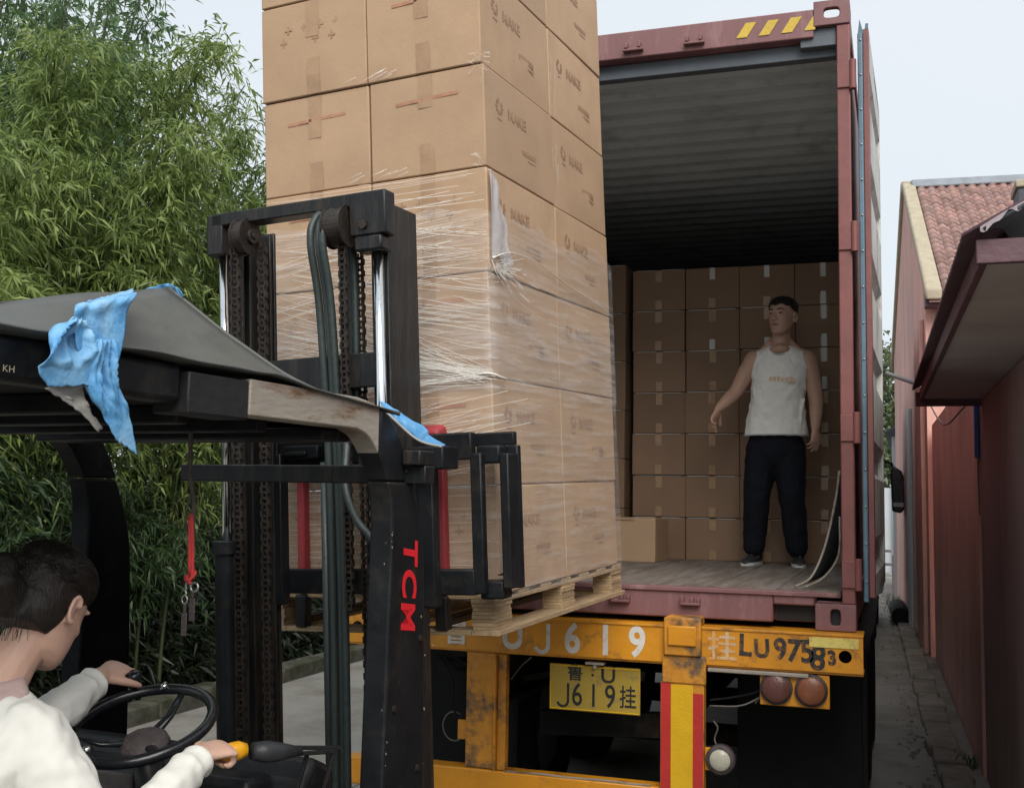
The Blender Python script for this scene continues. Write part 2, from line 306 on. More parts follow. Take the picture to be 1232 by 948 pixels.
# ================================================================== setting
g = MB()
def gz(x, y):
    b = max(0, min(1, (-x-7.2)/4)) if -30 < x < 0 else 0  # earth bank added behind the bamboo to block low sky light
    return -.012 + b*1.6*(1 if y > -8 else 0)
xs = [-600, -60, -30]+[-14+.7*i for i in range(12)]+[-5, 0, 10, 60, 600]; ys = [-60, -20, -10]+[-8+1.5*i for i in range(22)]+[40, 120, 900]
vs = [(x, y, gz(x, y) + (.12*noise.noise(Vector((x*.7, y*.7, 0))) if -14 < x < -6.5 and -8 < y < 26 else 0)) for x in xs for y in ys]
n_ = len(ys)
g.add(vs, [(i*n_+j, (i+1)*n_+j, (i+1)*n_+j+1, i*n_+j+1) for i in range(len(xs)-1) for j in range(n_-1)])
ground = obj('ground', g, K['soil'], kind='structure')
pav = thing('concrete_paving', '', '', (0, 0, 0)); del pav['label']; del pav['category']; pav['kind'] = 'structure'
slab = None
for ix in range(3):
    for iy in range(15):
        x0 = -5.6+2.45*ix; y0 = -8.2+3.1*iy
        if x0 > 0: x1 = x0+1.2
        if slab is None:
            b_ = MB().box(.006, 2.444, .006, 3.094, -.12, 0); slab = obj('slab', b_, K['conc'], pav, bevel=.006, local=True); sl_ = slab
        else: sl_ = copy_part(slab, pav)
        sl_.location = (x0, y0, .002*((ix*7+iy*3) % 3)/3)
path_side = None
# kerb of the yard on the left, long low stones
KD = mat('dark_kerb', (.11, .105, .08), .9, var=.25, scale=5, bump=.4, bscale=14, dirt=(.04, .045, .02), damt=.5)  # dark kerb tone with still darker blotches
kl = thing('yard_kerb', 'low rough stone kerb between the concrete yard and the bamboo', 'kerb', (-5.75, 0, 0))
ks = None
for i in range(22):
    if ks is None:
        ks = k_ = obj('kerb_stone', MB().box(-.11, .11, 0, .96, -.1, .12), KD, kl, bevel=.02, local=True)
    else: k_ = copy_part(ks, kl)
    k_.location = (-.02*(i % 3), -8+i*.99, .01*(i % 2)); k_.rotation_euler = (0, 0, .01*((i*5) % 3-1))
# stones along the pink wall
kr = thing('wall_footing', 'broken stone and mortar footing running along the pink wall', 'footing', (.7, 0, 0))
a_ = Vector((.735, -4)); b_ = Vector((.17, 19))
i = 0; t = 0; ks2 = []
for v in range(3):
    mb = MB(); rr = random.Random(v)
    mb.box(-.12, .10, 0, .405, -.08, .07+.012*v); q = obj('kerb_stone', mb, K['kerb'], kr, bevel=.022, local=True); ks2.append(q)
    if v: q.hide_render = False
Ln = (b_-a_).length; dr = (b_-a_)/Ln; y = 0; cnt = 0
while y < Ln-.5:
    src = ks2[cnt % 3]; q = src if cnt < 3 else copy_part(src, kr)
    p = a_+dr*y; jx = .03*noise.noise(Vector((y*3, 0, 0)))
    q.location = (p.x-.7-.03+jx, p.y, -.01+.02*noise.noise(Vector((y*5, 3, 0)))); q.rotation_euler = (0, 0, math.atan2(-dr.x, dr.y)+.05*noise.noise(Vector((y*7, 1, 0))))
    q.scale = (1+.25*noise.noise(Vector((y*2, 8, 0))), 1, .8+.3*noise.noise(Vector((y*2, 4, 0))))
    y += .395; cnt += 1

# ================================================================== container
CB = 1.3; CT = CB+2.896; FZ = 1.46; CW = -2.438; CL = 12.19
ct = thing('shipping_container', 'dark red high shipping container open at the rear with cartons stacked inside', 'container', (-1.22, 0, CB))
R_ = K['red']
for x0 in (-.06, CW): obj('corner_post', MB().box(x0, x0+.06, .0, .14, CB+.118, CT-.118), R_, ct, bevel=.006)
def casting(x0, z0, sx):
    """corner casting: block with an oval opening in the face turned to the rear"""
    W_, H_, D_ = (.162 if z0 > 3 else .175), .118, .178
    cx, cz = x0+sx*W_/2, z0+H_/2; mb = MB(); N = 24
    rw, rh = (.036, .024) if z0 > 3 else (.022, .036)
    def ov(a, s=1): 
        c_, s_ = math.cos(a), math.sin(a); e = .55
        return (cx+rw*s*math.copysign(abs(c_)**e, c_), cz+rh*s*math.copysign(abs(s_)**e, s_))
    def sq(a):
        c_, s_ = math.cos(a), math.sin(a); k_ = min(W_/2/max(abs(c_), 1e-6), H_/2/max(abs(s_), 1e-6)); return (cx+k_*c_, cz+k_*s_)
    an = [2*PI*i/N for i in range(N)]
    for cc in (math.atan2(H_, W_), PI-math.atan2(H_, W_), PI+math.atan2(H_, W_), 2*PI-math.atan2(H_, W_)):
        j = min(range(N), key=lambda q: abs(an[q]-cc)); an[j] = cc
    Y0, Y1 = -.008, D_-.008
    vs = []
    for a in an: o1, s1 = ov(a), sq(a); vs += [(s1[0], Y0, s1[1]), (o1[0], Y0, o1[1]), (o1[0], Y0+.03, o1[1]), (s1[0], Y1, s1[1])]
    fs = []
    for i in range(N):
        j = (i+1) % N; fs += [(4*i, 4*j, 4*j+1, 4*i+1), (4*i+1, 4*j+1, 4*j+2, 4*i+2)]
        if not (z0 > 3 and vs[4*i][2] > z0+H_-.001 and vs[4*j][2] > z0+H_-.001): fs.append((4*i+3, 4*j+3, 4*j, 4*i))
    if z0 < 3: fs.append(tuple(4*i+3 for i in range(N)))
    mb.add(vs, fs)
    c_ = obj('corner_casting', mb, K['redpink'], ct, bevel=.004)
    if z0 < 3: obj('casting_hole_shade', MB().box(cx-rw*1.2, cx+rw*1.2, .03, .05, cz-rh*1.2, cz+rh*1.2), K['black'], c_)  # black plate painting the shade inside the opening
casting(0, CT-.118, -1); casting(0, CB, -1); casting(CW, CT-.118, 1); casting(CW, CB, 1)
hd = MB(); hd.box(CW+.162, -.162, 0, .10, 4.03, CT-.030); header = obj('door_header', hd, K['redpink'], ct, bevel=.006)
obj('header_lip', MB().box(CW+.06, -.062, .07, .13, 3.955, 4.028), K['lipg'], ct, bevel=.004)
obj('header_corner', MB().box(-.225, -.0615, .02, .11, 3.99, 4.0775), K['lipg'], ct, bevel=.004)
for x in (-1.02, -.72, -1.7):
    mb = MB(); mb.box(x-.05, x+.05, -.03, 0, 4.055, 4.068); mb.box(x-.04, x-.025, -.035, 0, 4.068, 4.098); mb.box(x+.025, x+.04, -.035, 0, 4.068, 4.098)
    obj('door_keeper', mb, K['redpink'], ct, bevel=.003)
for i in range(5):      # black and yellow hazard stripes at the right end of the header
    x = -.52+.105*i
    if i < 4: obj('hazard_stripe', MB().prism([(x, -.004, 4.065), (x+.05, -.004, 4.065), (x+.095 if i < 3 else x+.05, -.004, 4.135 if i<3 else 4.135), (x+.045, -.004, 4.135)], (0, .003, 0)), K['hz_y'], header)
sill = MB(); sill.box(CW+.175, -.36, 0, .12, 1.325, 1.462); sill.box(-.36, -.176, 0, .12, 1.405, 1.462); sill.box(-.36, -.176, .08, .12, 1.325, 1.405)
si = obj('door_sill', sill, K['redpink'], ct, bevel=.008)
obj('sill_lip', MB().box(CW+.1, -.08, -.012, .02, 1.445, 1.4665), K['redpink'], ct, bevel=.004)
for x in (-.73, -1.7, -1.06):
    mb = MB(); mb.box(x-.045, x+.045, -.035, 0, 1.385, 1.398); mb.box(x-.045, x-.03, -.035, 0, 1.398, 1.425); mb.box(x+.0, x+.015, -.035, 0, 1.398, 1.42); mb.box(x+.033, x+.045, -.035, 0, 1.398, 1.42)
    obj('door_keeper', mb, K['redpink'], ct, bevel=.003)
obj('pocket_shadow_plate', MB().box(-.35, -.186, .07, .079, 1.33, 1.40), K['black'], ct)
# floor boards, walls, roof
fb = None
for ix in range(8):
    for iy in range(5):
        if fb is None: fb = q = obj('floor_board', MB().box(.002, .285, 0, 2.395, -.028, 0), K['floor'], ct, bevel=.002, local=True, seg=1)
        else: q = copy_part(fb, ct)
        q.location = (CW+.07+.2875*ix+1.22, .13+2.4*iy, FZ-CB+.0006*((ix*5+iy*3) % 4))
def corr(u): # trapezoid wave 0..1
    u = u % 1.0
    return 0 if u < .26 else (u-.26)/.24 if u < .5 else 1 if u < .76 else 1-(u-.76)/.24
def corr_sheet(name, axis, pos, a0, a1, c0, c1, per, dep, m_, th=.002):
    mb = MB(); n = int((a1-a0)/per*4); st = [0, .26, .5, .76]; us = []
    for i in range(int((a1-a0)/per)+1):
        for s_ in st:
            a = a0+(i+s_)*per
            if a < a1: us.append(a)
    us.append(a1)
    vs = []
    for a in us:
        d = corr((a-a0)/per)*dep
        if axis == 'x': vs += [(pos+d, a, c0), (pos+d, a, c1)]
        else: vs += [(c0, a, pos+d), (c1, a, pos+d)]
    mb.add(vs, [(2*i, 2*i+1, 2*i+3, 2*i+2) for i in range(len(us)-1)])
    return obj(name, mb, m_, ct)
corr_sheet('side_panel', 'x', -.05, .14, CL-.1, 1.44, 4.12, .278, .036, K['inner'])
corr_sheet('side_panel', 'x', CW+.014, .14, CL-.1, 1.44, 4.12, .278, .036, K['inner'])
obj('outer_skin', MB().box(-.0135, -.0115, .14, CL-.1, 1.44, 4.12), R_, ct)
obj('outer_skin', MB().box(CW+.0095, CW+.0115, .14, CL-.1, 1.44, 4.12), R_, ct)
corr_sheet('roof_panel', 'z', 4.145, .1, CL-.1, CW+.01, -.01, .209, -.022, K['inner'])
obj('roof_skin', MB().box(CW+.01, -.01, .1, CL-.1, 4.1475, 4.151), R_, ct)
for x0 in (-.062, CW+.0): obj('top_rail', MB().box(x0+.001, x0+.061, .14, CL, 4.10, 4.165), R_, ct, bevel=.004); obj('bottom_rail', MB().box(x0+.001, x0+.061, .14, CL, CB+.02, FZ-.002), R_, ct, bevel=.004)
obj('front_wall', MB().box(CW+.06, -.06, CL-.06, CL, CB+.02, 4.14), R_, ct)
for k in range(14): pass
# doors folded back along the sides
def door(side):
    xi = .082 if side > 0 else CW-.082      # inner face (turned outwards when the door is folded back)
    xo = .03 if side > 0 else CW-.03
    y0, y1, z0, z1 = .02, 1.20, 1.45, 4.05; s_ = side
    d = obj('cargo_door', MB().box(min(xi-.026*s_, xi), max(xi-.026*s_, xi), y0+.0, y0+.05, z0, z1), R_, ct, bevel=.003)   # hinge-side stile
    # ribbed inner sheet
    mb = MB(); per = .52; us = []; i = 0
    z = z0+.1
    pr = [(z0, 0)]; 
    while z < z1-.2:
        pr += [(z, 0), (z+.035, .030), (z+.13, .030), (z+.165, 0)]; z += .43
    pr.append((z1, 0)); vs = []
    for zz, dd in pr: vs += [(xi-s_*dd, y0+.05, zz), (xi-s_*dd, y1-.05, zz)]
    mb.add(vs, [(2*i, 2*i+1, 2*i+3, 2*i+2) for i in range(len(pr)-1)]); obj('door_panel', mb, K['doorin'], d)
    obj('door_frame', MB().box(min(xi, xo), max(xi, xo), y1-.05, y1, z0, z1).box(min(xi, xi-.03*s_), max(xi, xi-.03*s_), y0+.05, y1-.05, z1-.06, z1-.002).box(min(xi, xi-.03*s_), max(xi, xi-.03*s_), y0+.05, y1-.05, z0+.002, z0+.05), K['doorin'], d, bevel=.003)
    obj('outer_sheet', MB().box(min(xo, xo+.004*s_), max(xo, xo+.004*s_), y0+.05, y1-.05, z0, z1), R_, d)
    ga = obj('door_gasket', MB().box(min(xo+.002*s_, xi-.027*s_), max(xo+.002*s_, xi-.027*s_), y0-.012, y0+.045, z0-.02, z1-.02), K['gasket'], d, bevel=.006)
    rv = None
    if side > 0:
        for i in range(16):
            if rv is None: rv = q = obj('rivet', MB().ball((0, 0, 0), .006, 8), K['steel'], ga, smooth=True, local=True)
            else: q = copy_part(rv, ga)
            q.location = Vector((xo+.016, y0-.012, z0+.07+i*.165)) - Vector(wm(ga).translation)
        for q in (.05, .035): pass
        mb = MB().prism([(xo+.004, y0, z1-.02), (xo+.03, y0, z1-.02), (xo+.012, y0, z1+.05)], (0, .02, 0)); mb.prism([(xo+.035, y0, z1), (xo+.05, y0, z1), (xo+.05, y0, z1+.025), (xo+.038, y0, z1+.025)], (0, .02, 0)); obj('torn_gasket_end', mb, K['gasket'], d)
        obj('locking_rod', MB().cyl((xo-.012, y0+.75, z0-.03), (xo-.012, y0+.75, z1+.02), .017, 12), K['steel'], d, smooth=True)
    for z in (1.55, 2.2, 3.07, 3.83):
        mb = MB(); x = -.01 if side > 0 else CW+.01; mb.cyl((x+.022*s_, -.008, z-.07), (x+.022*s_, -.008, z+.07), .016, 12); mb.box(min(x-.048*s_, x+.02*s_), max(x-.048*s_, x+.02*s_), -.012, .006, z-.06, z+.06)
        obj('hinge', mb, R_, d, bevel=.003)
door(1); door(-1)
for o_ in [c for c in bpy.data.objects if c.parent == ct and c.name.startswith('cargo_door')]:
    s_ = 1 if max(v.co.x for v in o_.data.vertices) > 0 else -1; pv = Vector((1.26*s_, .02, 0)); o_.matrix_basis = Matrix.Translation(pv) @ Matrix.Rotation(-s_*math.radians(1.5), 4, 'Z') @ Matrix.Translation(-pv)

# ================================================================== semi trailer
tr = thing('semi_trailer', 'orange and black skeletal trailer with the number painted on its rear beam, under the container', 'trailer', (-1.22, 0, 0))
OR, OW = K['orange'], K['orange_worn']
bmv = MB()
# beam with round holes at both ends: plate with ring cut-outs
def plate_with_holes(x0, x1, z0, z1, yf, th, holes):
    bm_ = MB(); xs_ = [x0]
    # front sheet by strips: left of, around and right of each hole
    cur = x0
    for hx, hz, hr in sorted(holes):
        a, b = hx-hr*1.6, hx+hr*1.6
        if a > cur: bm_.box(cur, a, yf, yf+th, z0, z1)
        N = 20; an = [2*PI*i/N for i in range(N)]; W2, T2, B2 = (b-a)/2, z1-hz, hz-z0
        def sq(t_):
            c_, s_ = math.cos(t_), math.sin(t_); k1 = W2/max(abs(c_), 1e-6); k2 = (T2 if s_ > 0 else B2)/max(abs(s_), 1e-6); k_ = min(k1, k2); return (hx+k_*c_, hz+k_*s_)
        for cc in (math.atan2(T2, W2), PI-math.atan2(T2, W2), PI+math.atan2(B2, W2), 2*PI-math.atan2(B2, W2)):
            j = min(range(N), key=lambda q: abs(an[q]-cc)); an[j] = cc
        vs = []
        for t_ in an:
            s1 = sq(t_); o1 = (hx+hr*math.cos(t_), hz+hr*math.sin(t_)); vs += [(s1[0], yf, s1[1]), (o1[0], yf, o1[1]), (o1[0], yf+th, o1[1]), (s1[0], yf+th, s1[1])]
        fs = []
        for i in range(N):
            j = (i+1) % N; fs += [tuple(4*q+e for q, e in ((i, k_), (j, k_), (j, (k_+1) % 4), (i, (k_+1) % 4))) for k_ in range(4)]
        bm_.add(vs, fs); cur = b
    if cur < x1: bm_.box(cur, x1, yf, yf+th, z0, z1)
    return bm_
BX0, BX1 = -2.47, .03
bp_ = plate_with_holes(BX0, BX1, 1.13, 1.285, -.08, .012, [(-.045, 1.20, .028), (-2.395, 1.205, .03)])
beam = obj('rear_beam', bp_, OR, tr)
obj('beam_flange', MB().box(BX0-.002, BX1+.002, -.085, .10, 1.2855, 1.297).box(BX0, BX1, -.066, .10, 1.118, 1.1295), OR, tr, bevel=.002)
obj('beam_inside', MB().box(BX0+.01, BX1-.01, .05, .06, 1.13, 1.285), K['chassis'], tr)
obj('beam_rust_edge', MB().box(-.64, -.2, -.09, -.068, 1.100, 1.1172), K['bare'], tr, bevel=.004)
FACE = -.0815
def face_text(t_, x, z, sz, m_, sx=1, bold=0, rotz=0, y=FACE, nm='painted_character', par=None):
    mt = frame((x, y, z), (math.cos(rotz), 0, math.sin(rotz)), (-math.sin(rotz), 0, math.cos(rotz)))
    return obj(nm, jay(sz*.72, mt, .15 if par is None else .11) if t_ == 'J' else text_mb(t_, sz, mt, sx, bold=bold), m_, par or beam)
for t_, x, sz in [('鲁', -1.86, .14), ('U', -1.572, .185), ('J', -1.425, .185), ('6', -1.275, .19), ('1', -1.115, .19), ('9', -.965, .19), ('挂', -.575, .135)]:
    face_text(t_, x, 1.205, sz, K['white_paint'] if t_ != '挂' else mat('faded_white_paint', (.62, .46, .30), .7, var=.2, scale=20, bump=0, dirt=(.70, .30, .04), damt=.5, dscale=30), sx=.85 if len(t_) and t_.isascii() else 1, bold=.0055 if t_.isascii() else .002)
for t_, x, z, sz, r_ in [('L', -.475, 1.222, .125, -.03), ('U', -.40, 1.212, .105, .05), ('9', -.318, 1.215, .12, .12), ('7', -.262, 1.21, .125, -.05), ('5', -.205, 1.21, .13, .1), ('8', -.160, 1.184, .14, -.1), ('3', -.100, 1.190, .08, .1)]:
    face_text(t_, x, z, sz*1.05, mat('smeared_black_paint', (.03, .028, .026), .7, var=.3, scale=20, bump=0, dirt=(.35, .15, .03), damt=.28, dscale=28), sx=.9, bold=.004, rotz=r_)
obj('reflective_strip', MB().box(-.195, .012, -.0845, -.0812, 1.236, 1.279), K['strip'], beam)
face_text('Σ', -.585, .0, .001, K['black']) if False else None
# centre bracket, posts, lower bar
obj('centre_bracket', MB().box(-.835, -.665, -.115, -.0865, 1.165, 1.335).box(-.83, -.67, -.0864, .02, 1.298, 1.338).box(-.845, -.645, -.10, -.0866, 1.04, 1.166), OW, tr, bevel=.008)
obj('centre_bracket_cap', MB().box(-.815, -.685, -.128, -.1152, 1.21, 1.30), OR, tr, bevel=.012)
po = obj('reflector_post', MB().box(-.853, -.655, -.092, -.03, .44, 1.045), OW, tr, bevel=.004)
obj('reflector_band', MB().box(-.850, -.805, -.0945, -.0922, .47, 1.04), K['rred'], po); obj('reflector_band', MB().box(-.704, -.658, -.0945, -.0922, .47, 1.0), K['rred'], po)
obj('reflector_sheet', MB().box(-.8045, -.7045, -.0955, -.0922, .49, 1.035), K['ryel'], po, bevel=.001)
obj('left_post', MB().box(-1.805, -1.655, -.072, -.055, .575, 1.117).box(-1.655, -1.645, -.10, .05, .575, 1.117), OW, tr, bevel=.003)
obj('post_edge', MB().box(-1.644, -1.600, -.078, -.03, .575, 1.116), OW, tr, bevel=.004)
obj('underrun_bar', MB().box(-2.44, -.856, -.085, .02, .44, .572), OR, tr, bevel=.008)
obj('bar_weld', MB().tube([(-1.6+.1*i, -.08, .5735+.002*(i % 3)) for i in range(8)], .005, 6), K['bare'], tr)
pl = obj('number_plate', MB().box(-1.402, -.962, -.02, -.014, .868, 1.082), K['plate'], tr, bevel=.012)
obj('plate_rim', MB().tube(smoothpath([(-1.395, -.022, .875), (-.969, -.022, .875), (-.969, -.022, 1.075), (-1.395, -.022, 1.075), (-1.395, -.022, .875)], 1), .003, 6), K['ryel'], pl)
for t_, x, z, sz, sx in [('鲁', -1.275, 1.04, .082, 1), ('·', -1.19, 1.035, .09, 1), ('U', -1.115, 1.04, .105, 1.05), ('J', -1.335, .94, .15, .8), ('6', -1.265, .94, .15, .75), ('1', -1.185, .94, .15, .7), ('9', -1.105, .94, .15, .75), ('挂', -1.02, .94, .11, .75)]:
    face_text(t_, x, z, sz, K['black'], sx=sx, bold=.0012, y=-.0215, nm='plate_character', par=pl)
obj('plate_lamp', MB().box(-1.22, -1.13, -.05, -.0, 1.09, 1.102).cyl((-1.175, -.045, 1.08), (-1.175, -.0, 1.08), .01, 8), K['bare'], tr, bevel=.002)
lp = obj('tail_lamp_plate', MB().box(-.412, -.112, -.06, -.05, .968, 1.112), OR, tr, bevel=.02, seg=3)
for x, m_ in ((-.34, 'lampred'), (-.19, 'lampor')):
    l_ = obj('tail_lamp', MB().tube([(x, -.0602, 1.045), (x, -.078, 1.045), (x, -.090, 1.045), (x, -.094, 1.045)], [.068, .066, .052, .02], 28), K[m_], lp, smooth=True)
    obj('lamp_rim', MB().tube([(x, -.0602, 1.045), (x, -.082, 1.045), (x, -.084, 1.045), (x, -.078, 1.045)], [.071, .070, .064, .062], 28), K['grime'], l_, smooth=True)
bl = obj('lamp_bracket', MB().box(-.654, -.60, -.075, -.06, .665, .765), OR, tr, bevel=.004)
obj('lamp_housing', MB().tube([(-.583, -.05, .718), (-.583, -.09, .718), (-.583, -.10, .718), (-.583, -.095, .718)], [.066, .066, .058, .05], 28), K['grime'], bl, smooth=True)
obj('lamp_lens', MB().tube([(-.583, -.094, .718), (-.583, -.104, .718), (-.583, -.108, .718)], [.050, .043, .015], 24), K['lampw'], bl, smooth=True)
# chassis
for x in (-1.72, -.80):
    obj('chassis_beam', MB().box(x-.07, x+.07, .11, CL, 1.24, 1.26).box(x-.006, x+.006, .11, CL, .86, 1.24).box(x-.07, x+.07, .11, CL, .84, .86), K['chassis'], tr)
for i in range(9): obj('cross_member', MB().box(-2.40, -.04, .8+1.3*i, .88+1.3*i, 1.14, 1.24), K['chassis'], tr)
for y in (1.55, 2.86, 4.17):
    obj('axle', MB().cyl((-2.3, y, .5), (-.15, y, .5), .065, 12), K['chassis'], tr, smooth=True)
    for sgn, xo in ((1, .01), (-1, CW-.01)):
        for k_ in (0, 1):
            xa = xo-sgn*(.02+.32*k_); xb = xa-sgn*.27
            wl = obj('wheel', MB().tube([(xa-sgn*.05, y, .5), (xb+sgn*.05, y, .5)], .30, 24), K['steel'], tr, smooth=False)
            ty = MB(); prof = [(0.04, .30), (0, .36), (0, .46), (.03, .495), (.08, .505), (.19, .505), (.24, .495), (.27, .46), (.27, .36), (.23, .30)]
            n_ = 40; vs = []
            for px, pr_ in prof: vs += [(xa-sgn*px, y+pr_*math.cos(2*PI*j/n_), .5+pr_*math.sin(2*PI*j/n_)) for j in range(n_)]
            ty.add(vs, [(i*n_+j, i*n_+(j+1) % n_, (i+1)*n_+(j+1) % n_, (i+1)*n_+j) for i in range(len(prof)-1) for j in range(n_)])
            obj('tyre', ty, K['rub'], wl, smooth=True)
    obj('mudguard', MB().tube([(0, 0, 0), (0, 0, .01)], .01, 4), K['rub'], tr) if False else None
for x0, x1 in ((-.62, .02), (-2.45, -1.82)):
    mb = MB(); mb.grid(lambda u, v, x0=x0, x1=x1: (x0+(x1-x0)*u, .75+.02*math.sin(u*9)+.03*v, .22+.88*v), 14, 8); obj('mud_flap', mb, K['rub'], tr, smooth=True, solid=.008)
obj('mudguard', MB().grid(lambda u, v: (-.64+.665*u, .85+4.0*v, 1.08+.02*math.sin(v*PI*3)), 2, 20), K['rub'], tr, smooth=True, solid=.01)
obj('side_skirt', MB().box(.0, .022, .75, .85, .30, 1.14), K['rub'], tr)
# brackets and hanging cables
obj('cross_brace', MB().beam((-1.64, .3, .95), (-.9, .6, 1.1), .05, .03).beam((-1.6, .5, .7), (-.86, .5, .74), .06, .12), K['chassis'], tr)
for pts, r_ in [([(-.64, -.03, .965), (-.52, -.0, .985), (-.42, .0, 1.02), (-.38, .02, 1.09)], .005), ([(-.64, -.03, .94), (-.5, -.02, .95), (-.40, .0, 1.0)], .004), ([(-.62, -.05, .88), (-.60, -.05, .85), (-.615, -.04, .80), (-.605, -.05, .77)], .004),
                ([(-.44, 0, .96), (-.40, .0, 1.02), (-.36, .03, 1.09)], .004), ([(-1.95, -.02, 1.10), (-1.83, -.02, 1.05), (-1.80, -.02, 1.02)], .006), ([(-1.99, 0, 1.09), (-1.90, -.02, .97), (-1.895, -.02, .85), (-1.87, -.02, .80)], .005), ([(-1.97, 0, 1.09), (-1.86, -.01, .99), (-1.79, 0, .93)], .005), ([(-1.62, .05, .98), (-1.56, .02, 1.05), (-1.5, 0, 1.10)], .004)]:
    obj('cable', MB().tube(smoothpath(pts, 6), r_, 6), K['wire'] if r_ < .005 else K['rub'], tr, smooth=True)
obj('relay_pipe', MB().cyl((-2.0, .05, 1.03), (-1.82, .05, 1.04), .035, 14), K['rub'], tr, smooth=True)
mb = MB().tube(smoothpath([(-1.90+.06*math.cos(a), .02, .74+.07*math.sin(a)) for a in [i*PI/5+1 for i in range(9)]], 4), .004, 6); obj('cable', mb, K['wire'], tr, smooth=True)
obj('hook', MB().box(-1.85, -1.80, -.06, -.05, .70, .79), OW, tr)

# ================================================================== tractor lorry ahead of the trailer: only its mirror shows past the container
tk = thing('tractor_lorry', 'black wing mirror of the lorry showing past the far end of the container', 'lorry', (-1.22, 14, 0))
cabp = [(12.9, 1.0), (12.9, 3.2), (13.1, 3.5), (14.5, 3.5), (14.8, 2.4), (14.9, 1.0), (14.8, .5), (13.0, .5)]
obj('cab', MB().prism([(-2.4, y, z) for y, z in cabp], (2.36, 0, 0)), K['grey_w'], tk, bevel=.05)
mi = obj('wing_mirror', MB().prism([(.10, 14.5, 1.75), (.24, 14.5, 1.72), (.30, 14.5, 1.80), (.31, 14.5, 2.25), (.26, 14.5, 2.42), (.12, 14.5, 2.52), (.08, 14.5, 2.4)], (0, .14, 0)), K['plast'], tk, bevel=.03)
obj('mirror_glass', MB().box(.12, .28, 14.485, 14.497, 1.83, 1.90), K['steel'], mi)
obj('mirror_arm', MB().tube([(-.05, 14.6, 2.6), (.1, 14.6, 2.55), (.16, 14.58, 2.4)], .02, 8), K['rub'], tk)
for y in (13.4, 11.4):
    for x in (-2.35, -.4): obj('wheel', MB().cyl((x, y, .5), (x+.28, y, .5), .5, 28), K['rub'], tk, bevel=.03)
obj('chassis_frame', MB().box(-1.7, -.8, 10.6, 14.5, .7, .95), K['chassis'], tk)

# ================================================================== near building on the right (plum wall with low eave)
nb = thing('roadside_building', 'plum and salmon plastered building with a low overhanging eave beside the lane', 'building', (2.5, 1, 0))
def wall_quad(p0, p1, z0, z1, th, m_, nm, par, bev=0):
    a, b = Vector((*p0, 0)), Vector((*p1, 0)); n_ = Vector((0, 0, 1)).cross(b-a).normalized()*th
    return obj(nm, MB().prism([(a.x, a.y, z0), (b.x, b.y, z0), (b.x, b.y, z1), (a.x, a.y, z1)], -n_), m_, par, bevel=bev)
wall_quad((.86, -4.5), (.735, 3.3), 0, 2.59, .25, K['plum'], 'wall', nb)
wall_quad((.715, 3.32), (.60, 9.6), 0, 2.85, .25, K['salmon'], 'wall', nb)
wall_quad((3.6, -4.5), (.86, -4.49), 0, 2.59, .25, K['plum'], 'wall', nb)
# eave: soffit, fascia, corrugated roof, felt
E0, E1 = (.415, -1.6), (.33, 3.1)
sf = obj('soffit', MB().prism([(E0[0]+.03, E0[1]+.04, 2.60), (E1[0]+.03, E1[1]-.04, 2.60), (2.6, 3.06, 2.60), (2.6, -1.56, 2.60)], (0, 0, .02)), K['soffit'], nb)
obj('fascia_board', MB().beam((E0[0]+.02, E0[1]+.02, 2.63), (E1[0]+.02, E1[1]-.02, 2.63), .025, .075), K['fascia'], nb, bevel=.004)
obj('fascia_board', MB().beam((E0[0], E0[1]+.01, 2.632), (3.2, E0[1]+.01, 2.632), .025, .075), K['fascia'], nb, bevel=.004)
obj('fascia_board', MB().beam((E1[0]-.02, E1[1], 2.60), (3.2, E1[1], 2.60), .03, .10), K['fascia'], nb, bevel=.004)
obj('roof_sheet', MB().grid(lambda u, v: (E0[0]-.04+(E1[0]-E0[0])*v+u*1.9, E0[1]-.03+(E1[1]-E0[1]+.06)*v, 2.675+u*1.05+.011*math.sin(v*5.5/.076*2*PI/1)), 6, 340), K['fascia'], nb, smooth=True, solid=.004)
random.seed(3)
obj('roof_felt', MB().grid(lambda u, v: (E0[0]+.02+.10*abs(math.sin(v*19))*(1-u)+(E1[0]-E0[0])*v+u*1.9, E0[1]-.045+3.2*v, 2.69+u*1.10+.02*math.sin(v*24+u*3)+.015*math.sin(v*60)), 14, 60), K['felt'], nb, smooth=True, solid=.012)
obj('torn_felt_edge', MB().grid(lambda u, v: (E0[0]+.01+2.3*u, E0[1]-.04-.012*math.sin(u*60), 2.70+u*1.32-(.014+.008*math.sin(u*140)+.006*math.sin(u*310))*v), 260, 2), mat('torn_lining', (.36, .30, .32), .8, var=.3, scale=20), nb, smooth=True)
obj('window_shutter', MB().box(.70, .732, 3.27, 3.34, 2.20, 2.59), K['bluew'], nb, bevel=.004)
obj('hanging_wire', MB().tube(smoothpath([(.42, 9.4, 3.4), (.52, 8.2, 3.05), (.60, 6.0, 2.62), (.68, 4.0, 2.62)], 8), .008, 6), K['wire'], nb, smooth=True)
obj('wall_crack_wire', MB().tube(smoothpath([(.72, 3.25, 2.5), (.718, 3.26, 2.1), (.722, 3.24, 1.8)], 5), .004, 5), K['wire'], nb)
# chimney above the near roof
ch = thing('roof_chimney', 'dark square chimney with pale cap on the near roof at the right edge', 'chimney', (1.5, 3.2, 3.0))
obj('chimney_shaft', MB().box(1.05, 1.42, 3.6, 3.95, 2.9, 4.20), K['felt'], ch, bevel=.01); obj('chimney_cap', MB().box(1.035, 1.435, 3.585, 3.98, 4.201, 4.26), K['verge'], ch, bevel=.01)

